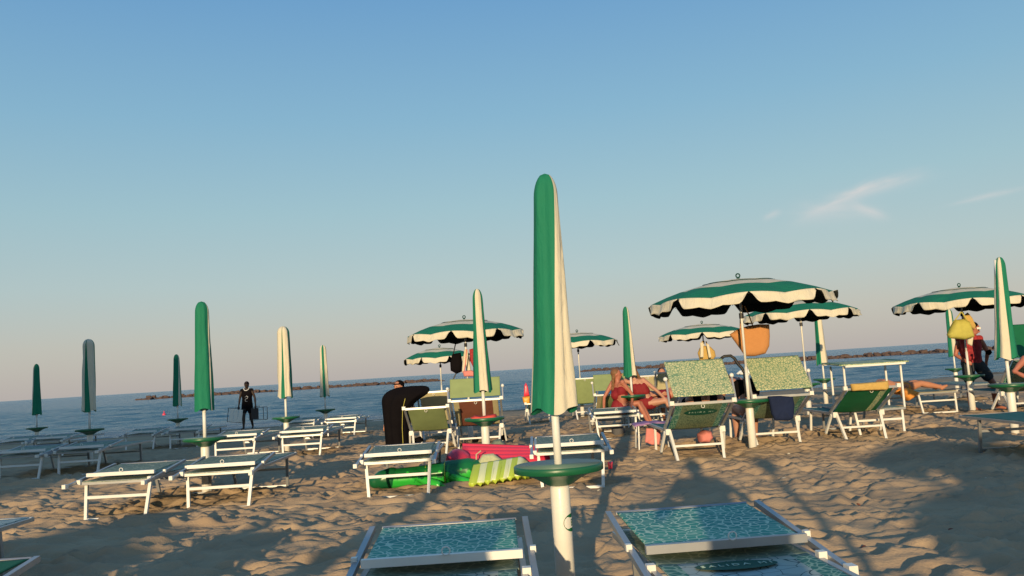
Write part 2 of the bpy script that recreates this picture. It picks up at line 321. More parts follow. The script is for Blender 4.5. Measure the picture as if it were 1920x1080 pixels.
# ------------------------------------------------------------------ sea
def sea():
    ys = [28.]; s = .12
    while ys[-1] < 9000: ys.append(ys[-1] + s); s = s * 1.006 if ys[-1] < 120 else s * 1.12
    ys = np.array(ys); n = 420; u = np.linspace(-1, 1, n)
    Y = np.repeat(ys[:, None], n, 1); X = u[None, :] * (Y * .95 + 30) * np.where(Y > 400, 2.2, 1)
    amp = np.clip((Y - 34) / 14, .6, 1) * np.clip((400 - Y) / 300, 0, 1)
    wv = fbm(X + .5 * Y * 0, Y, 1.7, 31, 3, .40) * .20 + fbm(X, Y, .55, 33, 2, .5) * .07
    Z = SEA + wv * amp * 1.0
    H, W = X.shape; co = np.stack([X, Y, Z], -1).reshape(-1, 3); i = np.arange(H * W).reshape(H, W)
    F_ = np.stack([i[:-1, :-1], i[:-1, 1:], i[1:, 1:], i[1:, :-1]], -1).reshape(-1, 4)
    me = bpy.data.meshes.new('sea'); me.from_pydata(co.tolist(), [], F_.tolist()); me.polygons.foreach_set('use_smooth', [True] * len(F_))
    m = mat('sea_water', (.026, .105, .175), .2, .38); t = m.node_tree; b = t.nodes['Principled BSDF']; L = t.links.new
    tc = N(t, 'ShaderNodeTexCoord'); mp = N(t, 'ShaderNodeMapping'); mp.inputs['Scale'].default_value = (.35, 1, 1)
    n1 = N(t, 'ShaderNodeTexNoise'); n1.inputs['Scale'].default_value = 1.1; n1.inputs['Detail'].default_value = 7; n1.inputs['Roughness'].default_value = .62
    bp = N(t, 'ShaderNodeBump'); bp.inputs['Strength'].default_value = 1.0; bp.inputs['Distance'].default_value = .8
    L(tc.outputs['Object'], mp.inputs[0]); L(mp.outputs[0], n1.inputs['Vector']); L(n1.outputs['Fac'], bp.inputs['Height']); L(bp.outputs[0], b.inputs['Normal'])
    me.materials.append(m); o = bpy.data.objects.new('sea', me); C.objects.link(o); o['kind'] = 'structure'
sea()

# ------------------------------------------------------------------ breakwaters
rock = mat('breakwater_rock', (.10, .068, .058), .85, .2, bump=.8, bscale=3, var=.45, vscale=.5)
def breakwater(a, c, n, hmax, label, seed):
    rnd = random.Random(seed); a = Vector(a); c = Vector(c); mb = MB()
    for k in range(n):
        t = rnd.random(); p = a.lerp(c, t); w_ = rnd.uniform(-1, 1)
        e = min(1, min(t, 1 - t) * 14 + .25)
        hgt = (1 - abs(w_)) * hmax * e * rnd.uniform(.55, 1.1)
        p = p + Vector((0, w_ * 3.2, 0)) + Vector((rnd.uniform(-.6, .6), 0, hgt * .7 - .2))
        r = rnd.uniform(.4, 1.0) * (hmax / 1.3); off = Vector((rnd.random() * 50,) * 3)
        ph = rnd.random() * 6.3; sx, sz = rnd.uniform(.9, 1.7), rnd.uniform(.55, .85)
        def fn(u, v):
            d = Vector((math.sin(math.pi * v) * math.cos(2 * math.pi * u), math.sin(math.pi * v) * math.sin(2 * math.pi * u), math.cos(math.pi * v)))
            q = r * (.85 + .45 * noise.noise(d * 1.1 + off)); d = Vector((max(-.72, min(.72, d.x)), max(-.72, min(.72, d.y)), max(-.7, min(.7, d.z))))
            return p + Vector((d.x * q * sx, d.y * q, d.z * q * sz))
        mb.grid(fn, 8, 5, 0, True)
    dn = Vector((0, 0, .42)); mb.tube([a - dn, a.lerp(c, .5) - dn, c - dn], .62, 8)
    o = mb.build('rock_breakwater', rock); tag(o, label, 'breakwater')
breakwater((-88, 200, SEA), (-58, 203, SEA), 190, 1.05, 'low breakwater of boulders at far left, ending by the tall all green furled umbrella', 1)
breakwater((-55, 204, SEA), (-18, 205, SEA), 260, 1.05, 'breakwater of boulders in the sea seen between the walking vendor and the open umbrella', 2)
breakwater((17, 225, SEA), (46, 170, SEA), 280, 1.1, 'breakwater of reddish boulders behind the pair of women and the raised lounger shades', 3)
breakwater((48, 166, SEA), (100, 118, SEA), 420, 1.05, 'long breakwater of reddish boulders at right, nearest to the beach', 4)

# ------------------------------------------------------------------ umbrellas
def finish_pole(root, top, tray_z=.67, near=False, tray_r=.25, tilt=0):
    mb = MB(); mb.lathe([(.051, -.25), (.051, tray_z - .12), (.046, tray_z - .1)], 24); mb.build('base_tube', M['white'], root, True)
    mb = MB(); mb.tube([(0, 0, tray_z - .02), (0, 0, tray_z + .42)], .021, 14); mb.tube([(0, 0, tray_z + .42), (0, 0, top - .04)], .016, 12); mb.build('pole', M['whitepaint'], root, True)
    mb = MB(); mb.lathe([(.050, tray_z - .105), (.07, tray_z - .098), (.12, tray_z - .066), (.185, tray_z - .038), (tray_r - .006, tray_z - .030)], 48); mb.m = [0] * len(mb.f)
    mb.lathe([(tray_r - .006, tray_z - .031), (tray_r, tray_z - .028), (tray_r, tray_z + .002), (tray_r - .004, tray_z + .006), (tray_r - .012, tray_z + .005)], 48)
    k_ = len(mb.f); mb.lathe([(tray_r - .012, tray_z + .0055), (tray_r - .02, tray_z + .001), (.06, tray_z), (.03, tray_z + .004)], 48); mb.m[k_:] = [1] * (len(mb.f) - k_)
    mb.build('tray', [M['tray'], M['traytop']], root, True)
def closed_canopy(root, z0, z1, r0, r1, bands, first, seed, lean=0.0):
    # bands: list of (u at the hem, u at the crown) colour boundaries seen from the terrace side
    rnd = random.Random(seed); ph = rnd.random() * 6; k = rnd.choice([4, 5, 6]); ph2 = rnd.random() * 6
    cols = []; edges = [(-1, -1)] + list(bands) + [(1, 1)]; c = first; per = 10
    for a, bb in zip(edges[:-1], edges[1:]):
        for i in range(per): cols.append((a, bb, i / per, c))
        c = 1 - c
    nf = len(cols); nb = 24; nv = 44; mb = MB()
    def rad(th, t):
        base = r0 + (r1 - r0) * (t ** .85)
        if t > .90: base *= math.sqrt(max(0.0, 1 - ((t - .90) / .10) ** 2)) * .93 + .07 * (t < .999)
        fold = .10 * math.cos(k * th + ph + 1.2 * t) + .05 * math.cos((k * 2 + 1) * th + ph2 - 2 * t)
        crease = -.13 * max(0, 1 - abs(math.sin(k * .5 * th + ph2 + .5 * math.sin(3 * t + ph))) * 5) * (1 - .3 * t) + .03 * math.sin(11 * t + 2 * th + ph) * (1 - t)
        return base * (1 + fold * (1 - .45 * t) + crease)
    rows = []
    for j in range(nv + 1):
        t = 1 - (1 - j / nv) ** 1.25
        for i in range(nf + nb):
            if i < nf:
                a, bb, s, _ = cols[i]; u = (a[0] + (bb[0] - a[0]) * s) * (1 - t) + (a[1] + (bb[1] - a[1]) * s) * t
                th = math.asin(max(-1, min(1, u))) - math.pi / 2
            else: th = math.pi * ((i - nf) / nb)
            r = rad(th, t); hem = .02 * math.cos(3 * th + ph) * (1 - t) ** 3
            mb.v.append((r * math.cos(th) + lean * (1 - t) * 0 + lean * t, r * math.sin(th) * .9, z0 + (z1 - z0) * t + hem))
    W = nf + nb
    for j in range(nv):
        for i in range(W):
            mb.f.append((j * W + i, j * W + (i + 1) % W, (j + 1) * W + (i + 1) % W, (j + 1) * W + i))
            mb.m.append(cols[i][3] if i < nf else ((i - nf) // 6) % 2)
    b0 = len(mb.v); mb.v.append((lean, 0, z1 + .004)); mb.v.append((0, 0, z0 + .08)); mb.v += mb.v[:W]
    for i in range(W):
        mb.f.append((nv * W + i, nv * W + (i + 1) % W, b0)); mb.m.append(first); mb.f.append((b0 + 2 + (i + 1) % W, b0 + 2 + i, b0 + 1)); mb.m.append(0)
    mb.build('furled_canopy', [M['green'], M['cream']], root, True)
VIN = 0
GRP_C = 'furled green and cream beach umbrellas'; GRP_O = 'open green and white beach umbrellas'
def closed(px, py, y, bands, first, label, H=2.3, z0=1.0, r0=.118, r1=.062, seed=1, rz=0, lean=0.0, **k):
    p = atd(px, py, y); g = gz(p.x, y)
    root = thing('beach_umbrella', (p.x, y, g), label, 'umbrella', GRP_C, rz)
    finish_pole(root, H, **k); closed_canopy(root, z0, H, r0, r1, bands, first, seed, lean)
    return root
def open_u(px, py, y, label, H=2.3, Rr=1.12, seed=1, tilt=(0, 0), flip=0, off=None, **k):
    rnd = random.Random(seed)
    if off: p = Vector((off[0], y, 0))
    else: p = atd(px, py, y)
    g = gz(p.x, y); root = thing('beach_umbrella', (p.x, y, g), label, 'umbrella', GRP_O)
    finish_pole(root, H, **k); ze = H - .285; ph = rnd.random() * .7
    def prof(r): return ze + (H - .045 - ze) * (1 - (r / Rr) ** 2.0)
    def tl(P): return Vector((P[0], P[1], P[2] + P[0] * tilt[0] + P[1] * tilt[1]))
    rings = [0.0, .06, .12, .40, .41, .45, .46, .66, .665, .82, 1.0]; n = 96
    colr = [2, 2, 1, 2, 1, 2, 1, 0, 0, 0]
    mb = MB()
    for r in rings:
        for i in range(n):
            th = 2 * math.pi * i / n; q = abs(math.cos(4 * (th + ph)))        # 1 on a rib, 0 between ribs
            rr = r * Rr * (1 - .035 * (1 - q) * r); z = prof(r * Rr) - .035 * (1 - q) * r * r + (.012 if r < .41 else 0)
            mb.v.append(tuple(tl((rr * math.cos(th), rr * math.sin(th), z))))
    for j in range(len(rings) - 1):
        for i in range(n): mb.f.append((j * n + i, j * n + (i + 1) % n, (j + 1) * n + (i + 1) % n, (j + 1) * n + i)); mb.m.append(colr[j])
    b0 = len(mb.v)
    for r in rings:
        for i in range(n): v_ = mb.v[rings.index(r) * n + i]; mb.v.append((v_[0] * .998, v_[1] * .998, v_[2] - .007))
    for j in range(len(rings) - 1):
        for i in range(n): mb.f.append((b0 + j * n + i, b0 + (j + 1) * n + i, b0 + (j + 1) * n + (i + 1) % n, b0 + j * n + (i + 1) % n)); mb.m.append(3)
    mb.build('canopy', [M['green'], M['cream'], M['dgreen'], M['undershade']], root, True)
    # valance: one flounce between each pair of ribs, parted at the ribs
    for s in range(8):
        vb = MB(); a0 = -ph + math.pi / 8 * 0 + s * math.pi / 4; fl = [rnd.uniform(-.01, .06) for _ in range(3)]
        lift = flip if s in (0,) else 0
        def fn(u, v):
            th = a0 + (u * .985 + .0075) * math.pi / 4; q = abs(math.cos(4 * (th + ph))); e = min(u, 1 - u)
            rr = Rr * (1 - .035 * (1 - q)); L = .115 * min(1, .25 + e * 7) + .02 * abs(math.sin(3 * math.pi * u))
            out = (fl[0] + (fl[1] - fl[0]) * u) * v * v * 1.0 + .015 * math.sin(u * 17 + s) * v + lift * v * .12
            z = ze - .035 * (1 - q) - L * v + lift * v * .10
            inn = (.5 - u) * (.25 * v * max(0, 1 - e * 9)) * .2
            return tl(((rr + out) * math.cos(th + inn), (rr + out) * math.sin(th + inn), z))
        vb.sheet(fn, 24, 5, .004, 0); cc = [sum((Vector(vb.v[i]) for i in f), Vector()) / 4 for f in vb.f]
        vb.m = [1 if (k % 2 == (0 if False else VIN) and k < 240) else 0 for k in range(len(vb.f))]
        vb.build('valance', [M['cream'], M['undershade']], root, True)
    for s in range(8):
        th = -ph + s * math.pi / 4; rb = MB()
        rb.tube([tl((r * Rr * math.cos(th), r * Rr * math.sin(th), prof(r * Rr) - .02)) for r in (0.02, .35, .7, 1.0)], .006, 5)
        rb.build('rib', M['dark'], root)
    mb = MB(); mb.tube([(.0, 0, H - .05), (0, 0, H)], .02, 8)
    mb.tube([(.026 * math.cos(a), 0, H + .016 + .026 * math.sin(a)) for a in [i * math.pi / 5 for i in range(-2, 9)]], .009, 6); mb.build('finial', M['dgreen'], root, True)
    mb = MB(); mb.tube([(0, 0, H - .55), (0, 0, H - .48)], .03, 10); mb.build('runner', M['dark'], root)
    for s in range(8):
        pass
    return root

main = closed(1046, 860, 4.57, [(-.08, .72), (.90, 1.0)], 0, 'tall furled umbrella in the foreground, green on the left and cream on the right', lean=.03, z0=1.02, r0=.115, r1=.062, seed=4, tray_z=.735, tray_r=.236, rz=R(0))
closed(385, 850, 10.25, [(.93, 1.0)], 0, 'furled umbrella showing only green cloth, beside two flat loungers on the left', seed=5, r0=.112, r1=.078)
closed(907, 760, 10.8, [(-.35, -.55), (.62, .75)], 0, 'furled umbrella cream in the middle and green at both edges, red clothes on its tray', seed=6, r0=.115, r1=.055)
closed(1889, 690, 11.1, [(-.9, -.80), (.1, -.2)], 0, 'furled umbrella at the right edge, cream on its left and green on its right', lean=.06, H=2.32, seed=7, r0=.125, r1=.06)
closed(168, 790, 16.0, [(-.50, -.05), (.55, .05)], 1, 'furled umbrella at left, cream above and green below, standing in shade', H=2.35, z0=1.0, seed=8, r0=.12, r1=.10)
closed(536, 770, 16.0, [(-.28, .02), (.2, .08), (.9, .95)], 1, 'sunlit cream furled umbrella with one narrow green fold, right of the walking vendor', H=2.36, z0=1.03, seed=9, r0=.135, r1=.11)
closed(1182, 700, 16.0, [(.15, .45)], 0, 'furled umbrella half green half cream standing among the seated women', H=2.33, z0=1.02, seed=10, r0=.12, r1=.055)
closed(69, 780, 22, [(-.7, -.5)], 1, 'small furled green umbrella farthest to the left', seed=11, r0=.11, r1=.065)
closed(333, 770, 22, [(.55, .9)], 0, 'small furled grey green umbrella near the water, left of the tall green one', H=2.32, seed=12, r0=.11, r1=.065)
closed(609, 740, 22, [(-.15, -.4), (.45, .35)], 1, 'small furled cream umbrella with green stripe near the water, right of the sunlit cream one', H=2.32, seed=13, r0=.12, r1=.075)
closed(1543, 690, 20.5, [(-.45, -.5)], 0, 'furled green umbrella near the water behind the green striped recliner', H=2.3, seed=14, r0=.13, r1=.08)
closed(1785, 640, 23.5, [(-.5, -.5), (.35, .4)], 0, 'furled umbrella near the water, half hidden by the bags hung on an open umbrella', H=2.3, seed=15, r0=.13, r1=.08)

open_u(1403, 740, 11.2, 'largest open umbrella, over the two pale patterned recliners', H=2.28, Rr=1.16, seed=3, tilt=(.005, .0), flip=.45, tray_r=.26)
open_u(876, 700, 16.2, 'open umbrella with a black backpack and clothes hung beneath it', H=2.32, Rr=1.10, seed=4, tray_r=.2)
open_u(826, 690, 22.5, 'open umbrella peeking out behind the one with the black backpack', H=2.12, Rr=.92, seed=5)
open_u(1087, 700, 22.8, 'open umbrella partly hidden by the tall foreground umbrella', H=2.30, Rr=1.08, seed=6)
open_u(1322, 680, 22.5, 'open umbrella with a straw hat and bag hung under it', H=2.30, Rr=1.12, seed=7)
open_u(1505, 640, 16.6, 'open umbrella behind and right of the largest one', H=2.33, Rr=1.06, seed=8)
open_u(1812, 660, 15.3, 'open umbrella at right with yellow bags hung under it', H=2.27, Rr=1.12, seed=9, tilt=(-.0, 0))
# decal on the foreground base tube
def decal(root, r, z, th0, tw, h, label=None):
    mb = MB()
    def pt(u, v, e): th = th0 + u * tw; return (r + e) * math.sin(th), -(r + e) * math.cos(th), z + v * h
    ring = 36; mb.v.append(pt(0, 0, .0012))
    for i in range(ring): a = 2 * math.pi * i / ring; mb.v.append(pt(math.cos(a), math.sin(a), .0012))
    for i in range(ring): mb.f.append((0, 1 + i, 1 + (i + 1) % ring)); mb.m.append(0)
    b = len(mb.v)
    for i in range(9):
        for j in range(2): mb.v.append(pt(-.34 + .68 * i / 8, (-.62 + 1.24 * j) * .92, .0022))
    for i in range(8): mb.f.append((b + 2 * i, b + 2 * i + 2, b + 2 * i + 3, b + 2 * i + 1)); mb.m.append(1)
    for (x0, y0, x1, y1) in ((-.16, -.38, -.08, .38), (-.08, .25, .12, .38), (-.08, -.05, .12, .07), (.06, .07, .14, .25), (-.08, -.38, .12, -.26), (.06, -.26, .14, -.05)):
        b = len(mb.v); mb.v += [pt(x0, y0, .003), pt(x1, y0, .003), pt(x1, y1, .003), pt(x0, y1, .003)]; mb.f.append((b, b + 1, b + 2, b + 3)); mb.m.append(0)
    return mb.build('emblem', [M['stripeg'], M['white']], root)
decal(main, .051, .44, R(66), R(60), .046)

# ------------------------------------------------------------------ loungers
GL = 'sun loungers on the sand'
def letters(parent, P, U, V, text, size, m):
    cu = bpy.data.curves.new('lettering', 'FONT'); cu.body = text; cu.size = size; cu.align_x = 'CENTER'; cu.align_y = 'CENTER'; cu.extrude = .0006; cu.space_character = 1.5
    o = bpy.data.objects.new('lettering', cu); C.objects.link(o)
    dg = bpy.context.evaluated_depsgraph_get(); me = bpy.data.meshes.new_from_object(o.evaluated_get(dg)); bpy.data.objects.remove(o)
    me.materials.clear(); me.materials.append(m)
    U = Vector(U).normalized(); V = Vector(V).normalized(); W_ = U.cross(V)
    mt = Matrix((U, V, W_)).transposed().to_4x4(); mt.translation = P; me.transform(mt)
    t = bpy.data.objects.new('lettering', me); C.objects.link(t); t.parent = parent; return t
def ellipse(mb, c, U, V, a, b, n=40, m=0, th=.0015):
    c = Vector(c); U = Vector(U).normalized(); V = Vector(V).normalized(); W_ = U.cross(V) * th
    k = len(mb.v); mb.v.append(tuple(c + W_))
    for i in range(n): an = 2 * math.pi * i / n; mb.v.append(tuple(c + U * a * math.cos(an) + V * b * math.sin(an) + W_))
    for i in range(n): mb.f.append((k, k + 1 + i, k + 1 + (i + 1) % n)); mb.m.append(m)
def ring_part(root, c, r=.018):
    mb = MB(); c = Vector(c); mb.tube([c + Vector((r * math.cos(a), 0, r * math.sin(a))) for a in [i * math.pi / 6 for i in range(13)]], .0035, 6, cap=False); mb.build('pull_ring', M['white'], root, True)
def uleg(root, y0, y1, wtop=.33, wbot=.30, ztop=.375, bar=True, m=None, cross=.24):
    mb = MB()
    for s in (-1, 1): mb.beam((s * wtop, y0, ztop), (s * wbot, y1, -.015), .03)
    if cross: f = 1 - cross / ztop; mb.beam((-wtop + (wtop - wbot) * f, y0 + (y1 - y0) * f, cross), (wtop - (wtop - wbot) * f, y0 + (y1 - y0) * f, cross), .028)
    if bar: mb.beam((-wbot, y1, .03), (wbot, y1, .03), .026)
    mb.build('leg_frame', m or M['whitepaint'], root)
def slab(root, name, p0, p1, wd, mats, sag=.02, nu=24, nv=24, border=None, th=.006):
    p0 = Vector(p0); p1 = Vector(p1); L = (p1 - p0); nrm = Vector((1, 0, 0)).cross(L).normalized()
    def fn(u, v): return p0 + L * v + Vector(((u - .5) * wd, 0, 0)) - nrm * sag * (1 - (2 * u - 1) ** 2) * (.35 + .65 * (1 - (2 * v - 1) ** 2)) 
    mf = (lambda u, v: 1 if (u < border or u > 1 - border) else 0) if border else None
    mb = MB(); mb.sheet(fn, nu, nv, th, 0, mf); return mb.build(name, mats, root, True)
def flat_bed(x, y, label, ext=0.0, flap=True, fl=.74, length=1.86, top='sage', sl='sage', rz=0, logo=False, z=None, bar='whitepaint', flip=False):
    root = thing('sun_lounger', (x, y, gz(x, y) if z is None else z), label, 'sun lounger', GL, rz)
    mb = MB()
    for s in (-1, 1): mb.beam((s * .35, -ext, .385), (s * .35, length, .385), .027)
    mb.beam((-.35, length, .385), (.35, length, .385), .032); mb.beam((-.35, -ext, .385), (.35, -ext, .385), .032)
    mb.build('frame', M['alu'], root)
    if ext: slab(root, 'backrest_sling', (0, -ext, .395), (0, .02, .405), .64, [M['sling'], M['slingdark']], .018, 40, 30, .12)
    slab(root, 'seat_sling', (0, .03 if ext else -.02, .402), (0, length - .01, .40), .66, M[sl], .02)
    uleg(root, .06 if not ext else -.25, -.02 if not ext else -.33); uleg(root, length - .38, length - .28, m=M['alu'])
    if flap:
        for s in (-1, 1):
            m2 = MB(); m2.beam((s * .395, -.22, .375), (s * .385, fl - .02, .495), .028); m2.build('shade_arm', M['alu'], root)
            for bc, bd in (((s * .395, -.21, .385), (.036, .055, .04)), ((s * .36, -.02, .40), (.036, .04, .045)), ((s * .40, .22, .445), (.026, .034, .03))): m2 = MB(); m2.box(bc, bd); m2.build('joint', M['white'], root)
        slab(root, 'sunshade', (0, .135, .458), (0, fl, .492), .67, M[top], .012, 30, 24)
        m2 = MB(); m2.box((0, .10, .455), (.70, .03, .036)); m2.build('crossbar', M[bar], root)
        m2 = MB(); m2.tube([(-.34, fl + .01, .488), (.34, fl + .01, .488)], .012, 6); m2.build('shade_bar', M['alu'], root)
        ring_part(root, (.02, .07, .492))
    if logo:
        mb = MB(); ellipse(mb, (-.02, -.08, .4055), (1, 0, 0), (0, 1, 0), .17, .07); 
        lg = mb.build('logo', M['logo'], root); letters(lg, Vector((-.02, -.08, .409)), (1, 0, 0), (0, 1, 0), 'SALIDA MI', .045, M['letter'])
    return root
def bed_px(px, py, y, label, **k):
    p = atd(px, py, y); return flat_bed(p.x, y, label, **k)
# front row
L1 = flat_bed(at(830, 1047, .455).x, at(830, 1047, .455).y - .10, 'flat lounger in the foreground left of the furled umbrella, teal crackle shade over its end', top='flap', ext=1.2, fl=.73, length=.75, rz=R(1.5), logo=True, bar='white')
L2 = flat_bed(at(1365, 1019, .455).x, at(1365, 1019, .455).y - .10, 'flat lounger in the foreground right of the furled umbrella, oval logo below its teal shade', top='flap', ext=1.2, fl=.82, length=.84, rz=R(4), logo=True, bar='alu')
flat_bed(at(75, 1047, .49).x - .38, at(75, 1047, .49).y - .75, 'lounger at the bottom left corner with only its dark green shade corner in view', ext=1.2, length=.76, top='stripeg')
flat_bed(-3.93, 4.45, 'lounger at the left edge showing just a grey rail end above the sand', flap=False, sl='sling')
# second row
bed_px(218, 968, 8.62, 'flat lounger on the left with pale crossbar, left of the one by the green umbrella', rz=R(-3))
bed_px(411, 953, 8.85, 'flat lounger with a ring on its crossbar in front of the all green furled umbrella', rz=R(1))
bed_px(748, 930, 8.90, 'flat lounger standing over the green inflatable crocodile', rz=R(1))
bed_px(1072, 880, 8.75, 'flat lounger right behind the foreground umbrella tray', rz=R(-1))
p = atd(1798, 776, 10.0); flat_bed(p.x + .38, 8.15, 'flat teal lounger at the right edge, seen from its side', length=1.9, flap=False, sl='teal')
# third row
bed_px(36, 898, 13.4, 'shaded flat lounger at the far left, nearest of the left group')
bed_px(147, 890, 13.6, 'shaded flat lounger in front of the cream and green furled umbrella at left')
bed_px(440, 862, 14.3, 'flat lounger behind the all green furled umbrella and its tray')
bed_px(566, 858, 14.4, 'sunlit flat lounger in front of the cream furled umbrella with one green fold')
bed_px(1158, 822, 14.2, 'flat lounger in front of the seated women, a bag beneath it')
bed_px(1762, 770, 15.6, 'low pale lounger with a man lying at its left end', flap=False, sl='beige')
# fourth row
bed_px(20, 850, 19.5, 'small distant lounger at the left edge by the water')
bed_px(92, 848, 19.5, 'small distant lounger beside the farthest left furled umbrella')
bed_px(262, 846, 19.6, 'small distant lounger left of the grey green furled umbrella')
bed_px(345, 842, 19.6, 'small distant lounger under the grey green furled umbrella')
bed_px(562, 815, 20.5, 'small distant lounger partly hidden behind the tray of the cream umbrella')
bed_px(640, 816, 20.3, 'distant lounger near the water, under the small cream and green furled umbrella')
bed_px(1230, 805, 17.0, 'low lounger with a woman lying on it, right of the seated women', flap=False, sl='teal')
bed_px(1620, 760, 19.0, 'empty low lounger near the water behind the raised shade frame', flap=False)
bed_px(1845, 745, 18.2, 'low lounger behind the standing man at right', flap=False)

def recliner(x, y, label, rz=0, back=27, shade=True, mats=None, back_mats=None, logo=False, shade_mat='flapback', zs=0, seat='teal', W=.70, blen=.76, flat_shade=False, flap_ang=42, high=0, flen=.31):
    root = thing('recliner', (x, y, gz(x, y)), label, 'recliner', 'recliners with raised backs', rz)
    a = R(back); pv = Vector((0, .62, .375)); d = Vector((0, -math.cos(a), math.sin(a))); top = pv + d * blen; h = W / 2
    mb = MB()
    for s in (-1, 1): mb.beam((s * h, .5, .375), (s * h, 1.85, .375), .03)
    mb.beam((-h, 1.85, .375), (h, 1.85, .375), .03); mb.build('seat_frame', M['alu'], root)
    mb = MB()
    for s in (-1, 1): mb.beam(pv + Vector((s * (h + .01), 0, 0)), top + Vector((s * (h + .01), 0, 0)), .03)
    mb.beam(top + Vector((-h, 0, 0)), top + Vector((h, 0, 0)), .03); mb.build('back_frame', M['alu'], root)
    slab(root, 'seat_sling', (0, .62, .385), (0, 1.83, .39), W - .05, M[seat], .03)
    bm = back_mats or [M['slingback'], M['slingdark']]
    bs = slab(root, 'backrest_sling', pv + d * .02, top, W - .07, bm, -.03, 40, 24, .13 if not mats else None)
    for s in (-1, 1):
        mb = MB(); mb.beam((s * (h - .03), .48, .37), (s * (h - .07), .26, -.02), .032); mb.build('leg', M['whitepaint'], root)
        mb = MB(); mb.beam((s * (h + .02), .52, .36), (s * (h + .05), .72, .10), .028); mb.build('brace', M['whitepaint'], root); mb = MB(); mb.beam((s * (h - .03), 1.5, .37), (s * (h - .04), 1.62, -.02), .03); mb.build('leg', M['whitepaint'], root)
        mb = MB(); mb.box((s * (h - .01), .50, .36), (.06, .09, .07)); mb.build('joint', M['white'], root); mb = MB(); mb.box(top + Vector((s * (h + .02), 0, .015)), (.05, .05, .05)); mb.build('joint', M['white'], root)
    mb = MB(); mb.beam((-h + .05, .38, .19), (h - .05, .38, .19), .026); mb.build('stretcher', M['whitepaint'], root)
    n = Vector((1, 0, 0)).cross(-d).normalized()
    if n.y > 0: n = -n
    ring_part(root, top + d * -.03 + n * .03, .02)
    if logo:
        mb = MB(); U = Vector((1, 0, 0)); V = d; c = pv + d * (blen * .76) + n * .034; W_ = U.cross(V)
        ellipse(mb, c, U, V, .20, .09, th=.0015 if W_.dot(n) > 0 else -.0015); lg = mb.build('logo', M['logo'], root)
        letters(lg, c + n * .005, U, V, 'SALIDA MI', .045, M['letter'])
    if shade:
        fa = R(flap_ang); c = top + Vector((0, .12 + high * .3, .30 + high)); e = Vector((0, math.cos(fa), math.sin(fa))) * flen
        slab(root, 'sunshade', c - e, c + e, W + .02, M[shade_mat], .01, 30, 24)
        for s in (-1, 1):
            mb = MB(); mb.beam(top + Vector((s * (h + .045), 0, -.02)), c + Vector((s * (h + .045), 0, 0)), .022); mb.build('shade_arm', M['alu'], root)
            mb = MB(); mb.ball(c + Vector((s * (h + .05), 0, 0)), .028, n=8); mb.build('joint', M['white'], root, True)
    return root
def rec_px(px, py, y, label, **k):
    p = atd(px, py, y); return recliner(p.x, y, label, **k)
rec_px(1316, 757, 10.25, 'pale crackle patterned recliner with dark oval logo on its back, under the largest umbrella', logo=True, rz=R(1))
rec_px(1466, 757, 11.2, 'pale patterned recliner with a navy cloth over its back, right of the largest umbrella pole', rz=R(0), back=25)
rec_px(1634, 757, 11.35, 'dark green recliner with a cream stripe and an orange towel over its top', rz=R(0), W=.66, shade=False, back_mats=[M['stripeg'], M['stripeg']])
p_ = atd(1637, 700, 12.1); r_ls = flat_bed(p_.x, 12.0, 'lounger behind the green recliner, its pale shade held level on four tall posts', flap=False, length=1.7)
zt = atd(1637, 683, 12.4).z
for sx in (-1, 1):
    for yy in (.12, .62):
        mb = MB(); mb.beam((sx * .40, yy, .38), (sx * .40, yy, zt), .024); mb.build('post', M['whitepaint'], r_ls)
slab(r_ls, 'sunshade', (0, .02, zt + .02), (0, .74, zt + .05), .96, [M['flapback'], M['stripeg']], .012, 30, 16, .10, th=.022)
mb = MB(); mb.beam((-.42, .0, zt), (.42, .0, zt), .028); mb.build('shade_bar', M['white'], r_ls)
rec_px(892, 760, 13.6, 'white framed recliner with a green shade and clothes on it, behind the umbrella tray', W=.78, shade_mat='lime', flap_ang=60, back=35, flen=.17, high=-.10, back_mats=[M['brown'], M['beige']])
rec_px(800, 790, 13.0, 'lime green recliner right of the draped black cloth', W=.62, back=30, shade=False, back_mats=[M['lime'], M['lime']])
rec_px(812, 745, 16.0, 'beige recliner behind the lime green one', W=.60, back=50, shade=False, back_mats=[M['beige'], M['beige']])
rec_px(1150, 730, 16.6, 'recliner with pale green shade left of the woman in red', W=.7, shade_mat='lime', flap_ang=50, back=25, flen=.2, high=-.06, back_mats=[M['lime'], M['beige']])
rec_px(1218, 720, 18.5, 'cream recliner behind the seated women', W=.6, back=55, shade=False, back_mats=[M['beige'], M['beige']])
rec_px(1256, 718, 17.5, 'narrow cream recliner left of the large patterned shade', W=.45, back=62, shade=False, back_mats=[M['beige'], M['beige']])
rec_px(1100, 745, 21.5, 'small recliner behind the pole of the half hidden open umbrella', W=.62, back=60, shade=False, back_mats=[M['lime'], M['lime']])
rec_px(1012, 770, 20.0, 'small low recliner by the water left of the foreground umbrella', W=.6, back=12, shade=False)
rec_px(1958, 700, 13.8, 'green recliner at the right edge behind the furled umbrella', W=.9, back=45, shade=True, shade_mat='stripeg', flap_ang=60)

rec_fix = None
